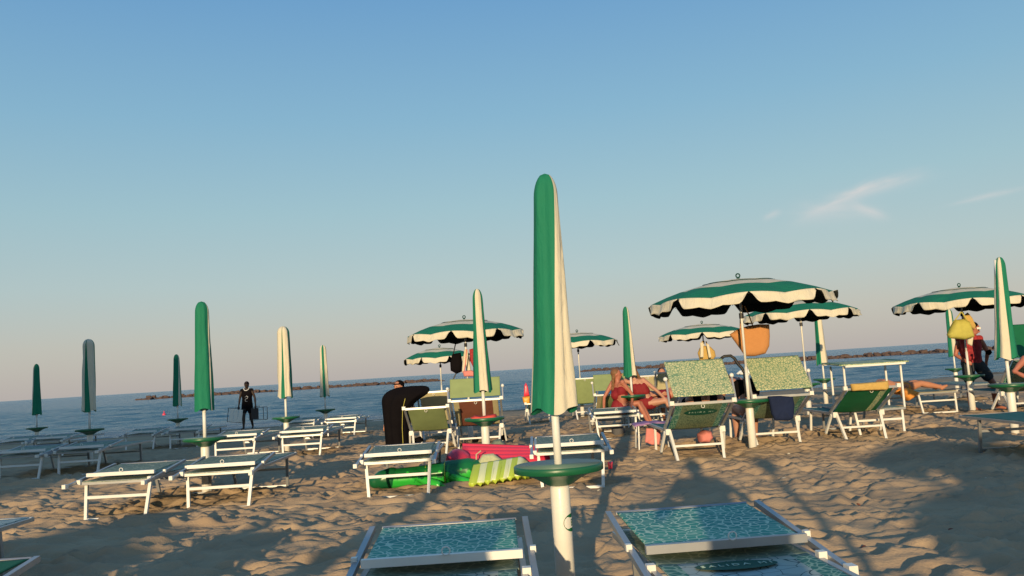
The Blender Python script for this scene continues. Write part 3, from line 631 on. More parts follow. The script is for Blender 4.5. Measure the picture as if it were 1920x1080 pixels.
# ------------------------------------------------------------------ people
def remeshed(mb, name, m, parent=None, vox=.012, it=4):
    o = mb.build('tmp', m); md = o.modifiers.new('r', 'REMESH'); md.mode = 'VOXEL'; md.voxel_size = vox; md.use_smooth_shade = True
    sm = o.modifiers.new('s', 'SMOOTH'); sm.factor = .5; sm.iterations = it
    dg = bpy.context.evaluated_depsgraph_get(); dg.update(); me = bpy.data.meshes.new_from_object(o.evaluated_get(dg)); bpy.data.objects.remove(o)
    me.name = name; me.polygons.foreach_set('use_smooth', [True] * len(me.polygons))
    if not me.materials: me.materials.append(m)
    r = bpy.data.objects.new(name, me); C.objects.link(r)
    if parent: r.parent = parent
    return r
def chain(mb, pts, rad):
    mb.tube(pts, rad, 12)
    for p, r in zip(pts, rad): mb.ball(p, r, n=12)
def V3(*a): return Vector(a)
def figure(loc, rz, label, J, skin='skin', hair='hair', s=1.0, fem=False, hairlen=0, cap=False, wear=(), vox=.012, group=None, hand_curl=.6):
    root = thing('person', loc, label, 'person', group, rz)
    P = {k: Vector(v) * s for k, v in J.items()}
    pel, ch, nk, hd = P['pelvis'], P['chest'], P['neck'], P['head']; ax = (P['shR'] - P['shL']).normalized(); hx = (P['hipR'] - P['hipL']).normalized()
    mb = MB(); wm = .9 if fem else 1.0
    wa = pel.lerp(ch, .45)
    for k in (-1, 0, 1):
        chain(mb, [pel + hx * .075 * k * s, wa + ax * .055 * k * s, ch + ax * .085 * k * s * wm, ch.lerp(nk, .6) + ax * .05 * k * s], [.105 * s, .092 * s * wm, .105 * s * wm, .06 * s])
    chain(mb, [ch.lerp(nk, .7), nk, hd - (hd - nk) * .3], [.07 * s, .052 * s, .055 * s])
    up = (hd - nk).normalized(); fw = Vector(J.get('face', (0, -1, 0))).normalized(); fw = (fw - up * fw.dot(up)).normalized(); sd = up.cross(fw)
    mt = Matrix((sd, fw, up)).transposed()
    def hb(c, r, sc):
        b0 = len(mb.v); mb.ball((0, 0, 0), r, *sc, n=16)
        for i in range(b0, len(mb.v)): mb.v[i] = tuple(hd + mt @ (Vector(mb.v[i]) + Vector(c)))
    hb((0, -.005 * s, .02 * s), .1 * s, (.80, .98, 1.0)); hb((0, .02 * s, -.045 * s), .07 * s, (.85, .95, 1.0)); hb((0, .10 * s, -.005 * s), .016 * s, (.8, 1.2, 1.6))
    for k in (-1, 1): hb((k * .082 * s, -.005 * s, 0), .022 * s, (.4, .8, 1.3))
    hb((0, .083 * s, -.05 * s), .02 * s, (1.3, .5, .6)); 
    for k in 'LR':
        chain(mb, [ch.lerp(nk, .35).lerp(P['sh' + k], .4), P['sh' + k], P['sh' + k].lerp(P['el' + k], .5), P['el' + k], P['el' + k].lerp(P['wr' + k], .4), P['wr' + k]], [.07 * s * wm, .058 * s * wm, .048 * s * wm, .038 * s * wm, .037 * s * wm, .025 * s])
        d = (P['wr' + k] - P['el' + k]).normalized(); side = d.cross(Vector((0, 1, .3))).normalized(); pn = side.cross(d).normalized(); w_ = P['wr' + k]; pc = w_ + d * .05 * s
        for q in (-1.5, -.5, .5, 1.5):
            a = pc + side * q * .019 * s + d * .03 * s; L_ = (.068, .08, .075, .058)[int(q + 1.5)] * s; cv = pn * (1 if k == 'L' else -1) * hand_curl
            b = a + (d + cv * .3).normalized() * L_ * .45; c = b + (d * .6 + cv).normalized() * L_ * .35; e = c + (d * .1 + cv).normalized() * L_ * .3
            chain(mb, [w_ + side * q * .01 * s, a, b, c, e], [.016 * s, .0115 * s, .0095 * s, .0085 * s, .0075 * s])
        sg = 1 if k == 'R' else -1; chain(mb, [w_ + d * .015 * s, w_ + (d * .04 - side * .04 * sg) * s, w_ + (d * .075 - side * .055 * sg) * s], [.014 * s, .012 * s, .009 * s])
        chain(mb, [P['hip' + k], P['hip' + k].lerp(P['kn' + k], .3), P['kn' + k], P['kn' + k].lerp(P['an' + k], .35), P['an' + k]], [.098 * s, .088 * s, .056 * s, .058 * s, .034 * s])
        chain(mb, [P['an' + k] + V3(0, 0, -.02) * s, P['an' + k].lerp(P['toe' + k], .5) + V3(0, 0, -.005) * s, P['toe' + k]], [.036 * s, .033 * s, .024 * s])
    remeshed(mb, 'body', M[skin], root, vox)
    e = MB()
    for k in (-1, 1):
        e = MB(); c = hd + mt @ (Vector((k * .032, .088, .012)) * s); e.ball(c, .011 * s, n=8); e.build('eye', M['dark'], root, True)
    if cap is not None:
        hm = MB()
        def hb2(c, r, sc):
            b0 = len(hm.v); hm.ball((0, 0, 0), r, *sc, n=14)
            for i in range(b0, len(hm.v)): hm.v[i] = tuple(hd + mt @ (Vector(hm.v[i]) + Vector(c)))
        hb2((0, -.028 * s, .04 * s), .103 * s, (.88, .95, .92)); hb2((0, -.05 * s, -.01 * s), .085 * s, (.9, .7, 1))
        if cap: hb2((0, .07 * s, .06 * s), .075 * s, (1, 1.1, .14))
        if hairlen:
            for i in range(4): hb2((0, (-.075 - .01 * i) * s, (-.05 - .07 * i) * s), .06 * s, (1.25 - .15 * i, .6, 1.1))
        remeshed(hm, 'cap' if cap else 'hair', M[hair], root, .012, 2)
    for wname, wm_, kind in wear:
        cm = MB()
        if kind in ('top', 'band', 'vest'):
            t0, t1 = (.05, 1.0) if kind != 'band' else (.72, .98)
            for k in (-1, 0, 1): chain(cm, [pel.lerp(ch, t0) + hx * .072 * k * s, pel.lerp(ch, (t0 + t1) / 2) + ax * .06 * k * s, pel.lerp(ch, t1) + ax * .088 * k * s * wm], [.118 * s * (1 if kind != 'band' else .98 * wm)] * 3)
            if kind in ('top', 'vest'):
                for k in 'LR': chain(cm, [ch, ch.lerp(nk, .6).lerp(P['sh' + k], .5), P['sh' + k].lerp(P['el' + k], .3 if kind == 'top' else .02)], [.11 * s, .078 * s, .064 * s])
        if kind in ('shorts', 'brief'):
            f = .62 if kind == 'shorts' else .12
            for k in (-1, 0, 1): chain(cm, [pel + hx * .078 * k * s, pel.lerp(ch, .14) + hx * .07 * k * s], [.118 * s, .112 * s])
            for k in 'LR': chain(cm, [P['hip' + k], P['hip' + k].lerp(P['kn' + k], f * .5), P['hip' + k].lerp(P['kn' + k], f)], [.112 * s, .108 * s, .098 * s])
        remeshed(cm, wname, M[wm_], root, .012, 3)
    return root
def stand(**k):
    J = dict(pelvis=(0, 0, .95), chest=(0, 0, 1.28), neck=(0, .01, 1.47), head=(0, -.01, 1.60), face=(0, -1, 0),
        shL=(-.18, 0, 1.42), shR=(.18, 0, 1.42), elL=(-.25, .03, 1.13), elR=(.25, .03, 1.13), wrL=(-.27, -.04, .88), wrR=(.27, -.04, .88),
        hipL=(-.09, 0, .90), hipR=(.09, 0, .90), knL=(-.11, -.03, .49), knR=(.11, -.03, .49), anL=(-.12, .02, .08), anR=(.12, .02, .08), toeL=(-.14, -.14, .03), toeR=(.14, -.14, .03)); J.update(k); return J
# walking vendor by the water
vp = atd(465, 803, 32.0); vz = gz(vp.x, 32)
VJ = stand(knL=(-.10, -.12, .50), anL=(-.11, -.14, .09), toeL=(-.13, -.30, .04), anR=(.13, .16, .10), knR=(.11, .02, .50), toeR=(.14, .02, .03), wrL=(-.29, -.06, .86), wrR=(.31, -.04, .86), elL=(-.27, .02, 1.12), elR=(.28, .02, 1.12))
v1 = figure((vp.x, 32, vz), 0, 'person in a dark vest walking by the water, a display panel in each hand', VJ, 'skind', 'black', 1.03, cap=True, wear=(('vest', 'black', 'vest'), ('shorts', 'black', 'shorts')))
mb = MB(); mb.tube([V3(.10 * math.cos(a), -.02 + .10 * math.sin(a) * .9, 1.545 - .10 * max(0, -math.sin(a)) ) for a in [i * math.pi / 8 for i in range(17)]], .013, 6); mb.build('neck_chain', M['whitepaint'], v1, True)
mb = MB()
mb.tube([V3(-.04, -.135, 1.20), V3(.03, -.137, 1.24), V3(.08, -.13, 1.22), V3(.05, -.138, 1.15), V3(-.02, -.14, 1.13), V3(-.03, -.135, 1.06), V3(.05, -.135, 1.04)], .012, 6); mb.build('vest_print', M['alu'], v1, True)
def panel(loc, label, wd, ht, strips, tilt, hollow=False):
    r = thing('display_panel', loc, label, 'display panel', 'folding display panels carried by the vendor'); r.rotation_euler = (0, R(tilt), 0)
    mb = MB(); 
    for a, b in (((-wd / 2, 0, 0), (wd / 2, 0, 0)), ((wd / 2, 0, 0), (wd / 2, 0, -ht)), ((wd / 2, 0, -ht), (-wd / 2, 0, -ht)), ((-wd / 2, 0, -ht), (-wd / 2, 0, 0)), ((wd * .28, 0, 0), (wd * .28, 0, -ht))): mb.beam(a, b, .018)
    mb.build('frame', M['dark'], r)
    n = strips
    for i in range(n):
        x0 = -wd / 2 + .10 + i * (wd - .12) / max(n, 1) * (1 if not hollow else .55); ww = (wd - .12) / max(n, 1) * (.86 if not hollow else .5)
        mb = MB(); mb.box((x0 + ww / 2 - .03, -.02, -ht / 2), (ww, .03, ht * .9)); mb.build('board', M['white'] if not hollow else M['dark'], r)
    mb = MB(); mb.tube([(-.07, -.02, 0), (-.05, -.02, .04), (.05, -.02, .04), (.07, -.02, 0)], .01, 6); mb.build('handle', M['dark'], r)
panel((vp.x - .34, 31.85, vz + .80), 'pale panel with three vertical boards hanging from the walking vendor left hand side', .62, .50, 3, 8)
panel((vp.x + .42, 31.95, vz + .80), 'open dark framed panel at the right of the walking vendor', .66, .46, 1, 0, True)

# standing man at right
q = atd(1834, 768, 15.6)
SJ = stand(pelvis=(-.02, 0, .88), chest=(-.02, .0, 1.20), neck=(.0, -.02, 1.38), head=(.06, -.04, 1.50), face=(.9, -.5, -.05), shL=(-.19, .03, 1.33), shR=(.16, -.02, 1.33), elR=(.27, -.04, 1.07), wrR=(.30, .10, .88), elL=(-.28, .04, 1.05), wrL=(-.20, -.10, .95),
    hipL=(-.09, 0, .84), hipR=(.10, 0, .84), knL=(-.12, -.02, .46), knR=(.30, -.05, .50), anL=(-.10, .05, .09), anR=(.36, .05, .09), toeL=(-.02, -.11, .04), toeR=(.46, -.07, .04))
v2 = figure((q.x, 15.6, gz(q.x, 15.6)), 0, 'person with sunglasses in a red patterned top and charcoal shorts standing under the right umbrella', SJ, 'skinr', 'black', .99, wear=(('vest', 'redp', 'vest'), ('shorts', 'darkgrey', 'shorts')))
hd = Vector(SJ['head']) * .99; mb = MB(); mb.box(hd + V3(.07, -.05, .012), (.06, .14, .035), rot=Matrix.Rotation(R(-28), 3, 'Z')); mb.build('sunglasses', M['white'], v2)

# seated women
GW = 'bathers by the recliners'
def sit(lean=0.0, side=0.0, zs=.5, **k):
    J = dict(pelvis=(0, 0, zs), chest=(side * .6, lean * .6, zs + .33), neck=(side, lean, zs + .50), head=(side * 1.2, lean * 1.2, zs + .64), face=(1, -.2, -.1),
        shL=(side - .17, lean, zs + .46), shR=(side + .17, lean, zs + .46), elL=(side - .28, lean + .1, zs + .20), elR=(side + .27, lean - .1, zs + .22), wrL=(side - .30, lean + .12, zs - .03), wrR=(side + .22, lean - .25, zs + .06),
        hipL=(-.09, 0, zs), hipR=(.09, 0, zs), knL=(.34, -.08, zs + .06), knR=(.40, .08, zs + .04), anL=(.52, -.10, .12), anR=(.60, .1, .12), toeL=(.66, -.12, .05), toeR=(.74, .1, .05)); J.update(k); return J
a = atd(1163, 745, 16.0)
figure((a.x, 16.0, 0), 0, 'person in red swimwear with brown hair sitting upright, left of the half green furled umbrella', sit(lean=.02, side=-.03, zs=.47, shL=(-.12, .12, .96), shR=(.05, -.12, .96)), 'skinr', 'hairb', .93, True, 1, wear=(('bikini_top', 'red', 'band'), ('bikini_bottom', 'red', 'brief')), group=GW)
a = atd(1213, 748, 16.2)
figure((a.x, 16.3, 0), 0, 'person in a red band top leaning left, sitting right of the furled umbrella', sit(side=-.20, zs=.46, face=(-1, -.2, -.1), knL=(.36, -.1, .50), knR=(.40, .06, .50), elR=(.20, -.12, .70), wrR=(.36, -.12, .52)), 'skinp', 'hairb', .98, True, 1, wear=(('bikini_top', 'red', 'band'), ('bikini_bottom', 'red', 'brief')), group=GW)
def lying(zs, dirx=1, **k):
    d = dirx
    J = dict(pelvis=(0, 0, zs), chest=(-.34 * d, 0, zs + .03), neck=(-.50 * d, 0, zs + .06), head=(-.64 * d, 0, zs + .10), face=(0, -.4, .9), shL=(-.47 * d, -.17, zs + .05), shR=(-.47 * d, .17, zs + .05),
        elL=(-.30 * d, -.26, zs + .02), elR=(-.30 * d, .26, zs + .02), wrL=(-.06 * d, -.24, zs + .03), wrR=(-.06 * d, .24, zs + .03), hipL=(.05 * d, -.09, zs), hipR=(.05 * d, .09, zs),
        knL=(.42 * d, -.11, zs + .10), knR=(.42 * d, .10, zs + .16), anL=(.82 * d, -.11, zs - .02), anR=(.80 * d, .1, zs - .02), toeL=(.88 * d, -.12, zs + .12), toeR=(.86 * d, .12, zs + .12)); J.update(k); return J
a = atd(1250, 735, 16.8)
figure((a.x - .05, 17.0, 0), R(0), 'tanned person lying flat on a lounger between the seated women and the patterned shade', lying(.56), 'skin', 'hair', 1.0, True, 0, wear=(('bikini_bottom', 'red', 'brief'),), group=GW)
a = atd(1241, 703, 19.0)
figure((a.x, 19.0, gz(a.x, 19)), 0, 'dark haired person far behind, only the head showing between two cream recliners', sit(zs=.42, face=(0, -1, 0), knL=(-.1, -.4, .45), knR=(.1, -.4, .45), anL=(-.1, -.45, .1), anR=(.1, -.45, .1), toeL=(-.1, -.6, .05), toeR=(.1, -.6, .05)), 'skin', 'hair', .98, wear=(('shirt', 'black', 'top'),), group=GW)
# people around the two patterned recliners
a = atd(1318, 745, 10.7)
figure((a.x + .02, 10.95, 0), 0, 'person in a black top lying back in the patterned recliner, hidden by its shade', dict(pelvis=(0, .12, .50), chest=(0, -.16, .66), neck=(0, -.30, .78), head=(0, -.36, .90), face=(0, 1, .2), shL=(-.18, -.24, .74), shR=(.18, -.24, .74), elL=(-.30, -.02, .62), elR=(.30, -.02, .66), wrL=(-.24, .2, .6), wrR=(.26, .2, .66),
    hipL=(-.09, .14, .48), hipR=(.09, .14, .48), knL=(-.12, .52, .72), knR=(.14, .52, .74), anL=(-.12, .85, .46), anR=(.14, .85, .46), toeL=(-.12, 1.0, .5), toeR=(.14, 1.0, .5)), 'skinp', 'black', 1.0, wear=(('shirt', 'black', 'top'), ('shorts', 'black', 'brief')), group=GW)
a = atd(1411, 740, 11.9)
figure((a.x, 12.0, 0), 0, 'person with bare back and dark straps bent forward behind the largest umbrella pole', dict(pelvis=(.0, .0, .50), chest=(-.02, .16, .80), neck=(-.10, .34, .88), head=(-.20, .45, .88), face=(-.3, .9, -.3), shL=(-.20, .26, .87), shR=(.14, .26, .87), elL=(-.30, .42, .66), elR=(.20, .44, .66), wrL=(-.22, .6, .55), wrR=(.12, .62, .55),
    hipL=(-.09, 0, .48), hipR=(.09, 0, .48), knL=(-.12, .42, .50), knR=(.14, .42, .50), anL=(-.12, .45, .1), anR=(.14, .45, .1), toeL=(-.12, .6, .05), toeR=(.14, .6, .05)), 'skinp', 'hair', 1.02, True, wear=(('bikini_top', 'black', 'band'),), group=GW)
# head behind the black cloth
a = atd(741, 716, 15.2)
figure((a.x, 15.6, 0), 0, 'person with a dark cap whose head and bare shoulders show over the black cloth', sit(zs=.44, face=(-.5, -.8, 0), knL=(-.1, -.4, .46), knR=(.1, -.4, .46), anL=(-.1, -.42, .1), anR=(.1, -.42, .1), toeL=(-.1, -.58, .05), toeR=(.1, -.58, .05)), 'skin', 'black', .98, cap=True, wear=(('shorts', 'redp', 'shorts'),))
# man lying at right
a = atd(1715, 733, 15.2)
figure((a.x - .02, 15.75, 0), R(4), 'tanned person lying on a low lounger right of the green striped recliner, knees drawn up', lying(.47, 1, chest=(-.30, 0, .56), head=(-.52, 0, .50), neck=(-.44, 0, .54), knL=(.36, -.1, .54), knR=(.36, .1, .55), anL=(.74, -.1, .45), anR=(.74, .1, .45), toeL=(.84, -.1, .47), toeR=(.84, .1, .47)), 'skin', 'hair', 1.0, wear=(('shorts', 'orange2', 'brief'),))
a = atd(1950, 700, 13.2)
figure((a.x + .08, 13.4, 0), 0, 'person at the right edge, only one bent arm in the picture', sit(zs=.46, face=(0, 1, 0), elL=(-.38, -.05, .74), wrL=(-.22, -.2, .6)), 'skinr', 'hair', 1.0, wear=(('shorts', 'navy', 'shorts'),))
# the one taking the photograph (throws the broad shadow ahead)
figure((.26, -.62, 0), 0, 'person in dark clothes standing behind the two front loungers with elbows raised', stand(face=(0, 1, 0), elL=(-.36, .12, 1.22), elR=(.36, .12, 1.22), wrL=(-.2, .2, 1.38), wrR=(.16, .2, 1.38), toeL=(-.14, .14, .03), toeR=(.14, .14, .03)), 'skin', 'hair', 1.0, wear=(('shirt', 'navy', 'top'), ('shorts', 'navy', 'shorts')), vox=.016)

# ------------------------------------------------------------------ things hanging under the umbrellas
def hang(name, label, cat, px, py, y, outline, depth, m, bulge=.5, group=None, handles=(), folds=0):
    # outline: (px, py) polygon in the photograph turned into a solid cushion of real depth at its own distance
    P = [atd(a_, b_, y) for a_, b_ in outline]; c = sum(P, Vector()) / len(P)
    root = thing(name, tuple(c), label, cat, group); mb = MB(); n = len(P); L = [p - c for p in P]
    L = [L[i].lerp(L[(i + 1) % n], f) for i in range(n) for f in (0, .25, .5, .75)]; n = len(L)
    rings = 12; vs = []
    for j in range(-rings, rings + 1):
        f = max(math.cos(j / rings * math.pi / 2), .0) ** bulge if abs(j) < rings else 0.05; yy_ = math.sin(j / rings * math.pi / 2)
        for p in L: vs.append((p.x * f, yy_ * depth / 2 + folds * math.sin(p.x * 55) * f, p.z * f))
    fs = [(j * n + i, j * n + (i + 1) % n, (j + 1) * n + (i + 1) % n, (j + 1) * n + i) for j in range(2 * rings) for i in range(n)] + [tuple(range(n)), tuple(2 * rings * n + i for i in range(n))[::-1]]
    mb.add(vs, fs); mb.build(name + '_body' if 'bag' not in name else 'bag_body', M[m], root, True)
    for h in handles:
        mb = MB(); mb.tube([atd(a_, b_, y) - c for a_, b_ in h], .008 * y / 11, 6); mb.build('strap', M[m] if m != 'black' else M['dark'], root)
    return root
hang('beach_bag', 'large orange woven bag hanging from the largest umbrella, right of its pole', 'bag', 0, 0, 11.75, [(1368, 627), (1384, 617), (1402, 611), (1422, 608), (1442, 608), (1443, 630), (1442, 649), (1435, 663), (1415, 668), (1397, 668), (1389, 656)], .16, 'orange', .35, handles=([(1388, 616), (1388, 590), (1392, 572)], [(1411, 610), (1404, 590), (1396, 574)]))
hang('backpack', 'black backpack hanging under the open umbrella left of the pole', 'backpack', 0, 0, 16.0, [(848, 664), (864, 661), (867, 680), (866, 697), (856, 701), (845, 695), (844, 680)], .22, 'black', .45, handles=([(850, 664), (854, 645)], [(856, 698), (848, 715), (842, 735)]))
hang('hanging_shirt', 'cream cloth hanging between the black backpack and the dark patterned cloth', 'shirt', 0, 0, 15.9, [(871, 655), (877, 655), (880, 675), (884, 700), (878, 702), (874, 682), (870, 700), (866, 698), (868, 675)], .06, 'cream', .3, folds=.01)
hang('patterned_cloth', 'dark patterned cloth hanging right beside the cream hanging cloth', 'cloth', 0, 0, 15.8, [(880, 655), (892, 652), (893, 685), (888, 690), (882, 678)], .08, 'redp', .3, folds=.01)
hang('small_bag', 'small tan bag hanging lowest beneath the clothes left of the furled umbrella', 'bag', 0, 0, 15.7, [(867, 696), (884, 694), (892, 698), (892, 706), (870, 706)], .12, 'salmon', .4, handles=([(870, 698), (873, 680), (875, 655)],))
hang('straw_bag', 'round straw bag hanging below the distant open umbrella at centre right', 'bag', 0, 0, 22.2, [(1308, 662), (1312, 652), (1320, 648), (1332, 650), (1340, 658), (1342, 668), (1336, 676), (1312, 676)], .16, 'straw', .4, handles=([(1316, 652), (1317, 640)], [(1326, 652), (1324, 640)]))
for i, pl in enumerate(([(1313, 642), (1319, 642), (1319, 670), (1313, 670)], [(1324, 645), (1329, 645), (1334, 670), (1329, 671)])):
    hang('hanging_towel', ('narrow pale towel hanging left in front of the round straw bag', 'narrow pale towel hanging right in front of the round straw bag')[i], 'towel', 0, 0, 21.9, pl, .05, 'cream', .3)
hang('shopping_bag', 'shiny yellow bag hanging under the right hand open umbrella', 'bag', 0, 0, 14.9, [(1783, 612), (1790, 600), (1805, 598), (1817, 603), (1822, 618), (1826, 632), (1808, 637), (1780, 634), (1776, 628)], .2, 'yellow', .45, handles=([(1788, 604), (1797, 592), (1802, 585)], [(1815, 604), (1808, 592), (1803, 585)]))
hang('cloth_bag', 'tan cloth bag hanging right of the yellow bag beside the man with sunglasses', 'bag', 0, 0, 15.0, [(1806, 592), (1814, 586), (1822, 596), (1829, 612), (1826, 618), (1812, 610)], .1, 'straw', .4)
hang('hanging_shirt', 'white cloth hanging below the tan bag in front of the man with sunglasses', 'shirt', 0, 0, 15.05, [(1812, 616), (1822, 614), (1824, 635), (1822, 649), (1814, 645)], .07, 'cream', .3)
hang('patterned_cloth', 'dark red patterned cloth hanging behind the pole of the right open umbrella', 'cloth', 0, 0, 15.45, [(1797, 630), (1812, 625), (1826, 650), (1830, 672), (1815, 678), (1803, 655)], .12, 'redp', .4, folds=.01)
hang('black_camera_bag', 'small black bag held behind the man with sunglasses', 'bag', 0, 0, 15.3, [(1850, 658), (1856, 655), (1859, 661), (1855, 666), (1850, 664)], .1, 'black', .4)
hang('beach_towel', 'pink towel draped over a small chair by the water left of the foreground umbrella', 'towel', 0, 0, 20.3, [(983, 722), (986, 717), (990, 724), (993, 742), (982, 744)], .15, 'pink', .4)
hang('beach_bucket', 'orange bucket with a white rim under the pink towel by the water', 'bucket', 0, 0, 20.2, [(979, 744), (994, 742), (994, 757), (986, 759), (981, 755)], .3, 'bottle', .3)
hang('navy_towel', 'navy cloth thrown over the back of the right patterned recliner', 'towel', 0, 0, 11.05, [(1440, 743), (1462, 742), (1487, 744), (1490, 760), (1488, 783), (1478, 789), (1452, 788), (1446, 776)], .10, 'navy', .25, folds=.015)
hang('orange_towel', 'orange towel lying over the top of the dark green recliner', 'towel', 0, 0, 11.25, [(1594, 720), (1630, 717), (1664, 714), (1666, 726), (1662, 731), (1630, 732), (1597, 733)], .12, 'straw', .3, folds=.008)
hang('pink_towel', 'pink towel hanging from the small violet covered table', 'towel', 0, 0, 12.0, [(1212, 803), (1238, 803), (1238, 820), (1236, 834), (1222, 834), (1209, 829)], .06, 'salmon', .25, folds=.012)
hang('pink_cloth', 'crumpled pink cloth on the sand under the recliner with the oval logo', 'cloth', 0, 0, 11.4, [(1308, 814), (1320, 806), (1332, 808), (1336, 820), (1328, 830), (1310, 829)], .3, 'salmon', .5)
hang('orange_cloth', 'orange cloth bunched on the low lounger by the lying man', 'cloth', 0, 0, 15.3, [(1690, 733), (1700, 727), (1722, 736), (1712, 745), (1700, 752), (1692, 744)], .3, 'orange2', .5)
hang('dark_bag', 'dark bag on the sand under the lounger in front of the seated women', 'bag', 0, 0, 14.9, [(1146, 800), (1168, 796), (1172, 812), (1168, 818), (1148, 819)], .3, 'grey', .4)
hang('toy_bucket', 'small pink bucket on the sand right of the foreground tray', 'bucket', 0, 0, 9.3, [(1139, 866), (1149, 865), (1148, 879), (1141, 880)], .08, 'pink', .35)
for i, (pl, yy, lb) in enumerate((([(884, 822), (893, 817), (899, 823), (896, 829), (886, 829)], 14.3, 'black sandals heaped under the left side of the white framed recliner'), ([(938, 818), (948, 813), (954, 820), (948, 826), (939, 825)], 14.4, 'black bag on the sand right of the umbrella with red clothes'), ([(776, 822), (788, 818), (795, 826), (786, 832), (777, 831)], 13.6, 'dark shoes on the sand under the lime green recliner'))):
    hang('beach_shoes' if i != 1 else 'black_bag', lb, 'shoes' if i != 1 else 'bag', 0, 0, yy, pl, .22, 'black', .5)
hang('red_clothes', 'red clothes heaped on the tray of the umbrella behind the pink float', 'clothes', 0, 0, 10.78, [(882, 783), (890, 779), (900, 781), (914, 778), (930, 776), (934, 786), (920, 788), (884, 788)], .26, 'redcloth', .4, folds=.01)
hang('net_bag', 'grey green net bag on the sand by the base of the umbrella with red clothes', 'bag', 0, 0, 10.6, [(918, 836), (926, 825), (938, 823), (948, 832), (950, 838)], .2, 'plum', .5)
a = atd(1221, 800, 12.1); r = thing('side_table', (a.x, 12.15, 0), 'small low table under a violet cloth left of the logo recliner', 'table')
mb = MB(); mb.sheet(lambda u, v: V3((u - .5) * .50, (v - .5) * .42, .40 - .03 * (2 * u - 1) ** 4 - .02 * (2 * v - 1) ** 4 + .006 * math.sin(u * 21)), 20, 12, .012); mb.build('table_cloth', M['violet'], r, True)
for sx in (-1, 1):
    for sy in (-1, 1): mb = MB(); mb.beam((sx * .19, sy * .15, .38), (sx * .21, sy * .17, -.02), .018); mb.build('leg', M['alu'], r)
mb = MB(); a = atd(1376, 668, 11.3); b_ = atd(1355, 669, 11.3)
pts = [atd(x, y_, 11.3) for x, y_ in ((1352, 672), (1358, 668), (1370, 667), (1377, 672), (1384, 683), (1391, 690), (1396, 700), (1400, 745))]
c = pts[0].copy(); mb.tube([p_ - c for p_ in pts], .02, 8); o = mb.build('stroller_handle', M['dark'], None, True); o.location = c; tag(o, 'black curved handle rising behind the patterned shade left of the umbrella pole', 'handle')
# cream stripe on the green recliner is part of its back
for o in list(bpy.data.objects):
    if o.name.startswith('recliner') and 'dark green recliner' in o.get('label', ''):
        a_ = R(27); pv = V3(0, .62, .375); d = V3(0, -math.cos(a_), math.sin(a_)); n_ = V3(0, -math.sin(a_), -math.cos(a_))
        mb = MB(); mb.sheet(lambda u, v: pv + d * (.03 + .70 * v) + V3(.13 + .085 * u, 0, 0) + n_ * (.006 + .03 * (1 - (2 * (.13 + .085 * u) / .59) ** 2) * (.35 + .65 * (1 - (2 * v - 1) ** 2))), 4, 20, .004); mb.build('cream_stripe', M['flapback'], o, True)

# black cloth draped over something upright, left of centre
a = atd(745, 842, 14.6); r = thing('draped_cloth', (a.x, 14.6, 0), 'tall black cloth draped over an upright lounger, leaning right at the top', 'cloth')
prof = [(-.19, .25, 0), (-.20, .24, .3), (-.215, .25, .6), (-.225, .30, .78), (-.23, .44, .86), (-.21, .57, .93), (-.15, .61, 1.0), (-.03, .59, 1.05), (.10, .50, 1.08)]
mb = MB(); nn = 40; mb.v = []
for j, (x0, x1, z) in enumerate(prof):
    cx, hw = (x0 + x1) / 2, (x1 - x0) / 2; dp = .20 if z < .9 else .20 * (1.12 - z) / .22 + .02
    for i in range(nn):
        t_ = 2 * math.pi * i / nn; fo = 1 + .07 * math.sin(7 * t_ + j * .3) + .04 * math.sin(13 * t_)
        mb.v.append((cx + hw * math.cos(t_) * (1 if abs(math.cos(t_)) > .7 else fo), dp * math.sin(t_) * fo, z))
mb.f = [(j * nn + i, j * nn + (i + 1) % nn, (j + 1) * nn + (i + 1) % nn, (j + 1) * nn + i) for j in range(len(prof) - 1) for i in range(nn)] + [tuple((len(prof) - 1) * nn + i for i in range(nn))]; mb.m = [0] * len(mb.f)
o = mb.build('cloth', M['black'], r, True); sb = o.modifiers.new('s', 'SUBSURF'); sb.levels = 1; sb.render_levels = 1
mb = MB(); mb.tube([(.13, -.215, .02), (.13, -.215, .4), (.15, -.21, .7), (.20, -.19, .88)], .005, 5); mb.build('seam', M['yellow'], r)

# ------------------------------------------------------------------ inflatables
a = at(780, 918); cy = a.y + .12
r = thing('inflatable_crocodile', (a.x, cy, 0), 'green inflatable crocodile lying on the sand under and right of the lounger', 'pool float')
def X(px): return atd(px, 900, cy).x - a.x
mb = MB(); chain(mb, [V3(X(735), 0, .12), V3(X(770), 0, .125), V3(X(805), 0, .13), V3(X(845), .03, .145), V3(X(878), .05, .15), V3(X(900), .09, .14)], [.11, .115, .12, .14, .145, .12])
for px_, yy in ((812, -.16), (868, -.14)):
    chain(mb, [V3(X(px_ - 30), -.06, .16), V3(X(px_ - 10), yy, .09), V3(X(px_ + 12), yy - .07, .05)], [.06, .05, .05])
    for q in range(4): chain(mb, [V3(X(px_ + 10), yy - .07, .05), V3(X(px_ + 28) , yy - .14 + .04 * q, .03)], [.03, .018])
remeshed(mb, 'body', M['croc'], r, .012, 3)
mb = MB(); chain(mb, [V3(X(704), -.02, .10), V3(X(718), -.01, .12), V3(X(735), 0, .13)], [.075, .105, .118]); remeshed(mb, 'head', M['crochead'], r, .012, 3)
for px_ in (800, 836):
    mb = MB(); mb.tube([V3(X(px_) + 0 * t_, .0 + (.125 if px_ > 810 else .11) * math.cos(t_), (.141 if px_ > 810 else .13) + (.128 if px_ > 810 else .112) * math.sin(t_)) for t_ in [i * math.pi / 12 for i in range(25)]], .006, 6); mb.build('seam', M['limestripe'], r)
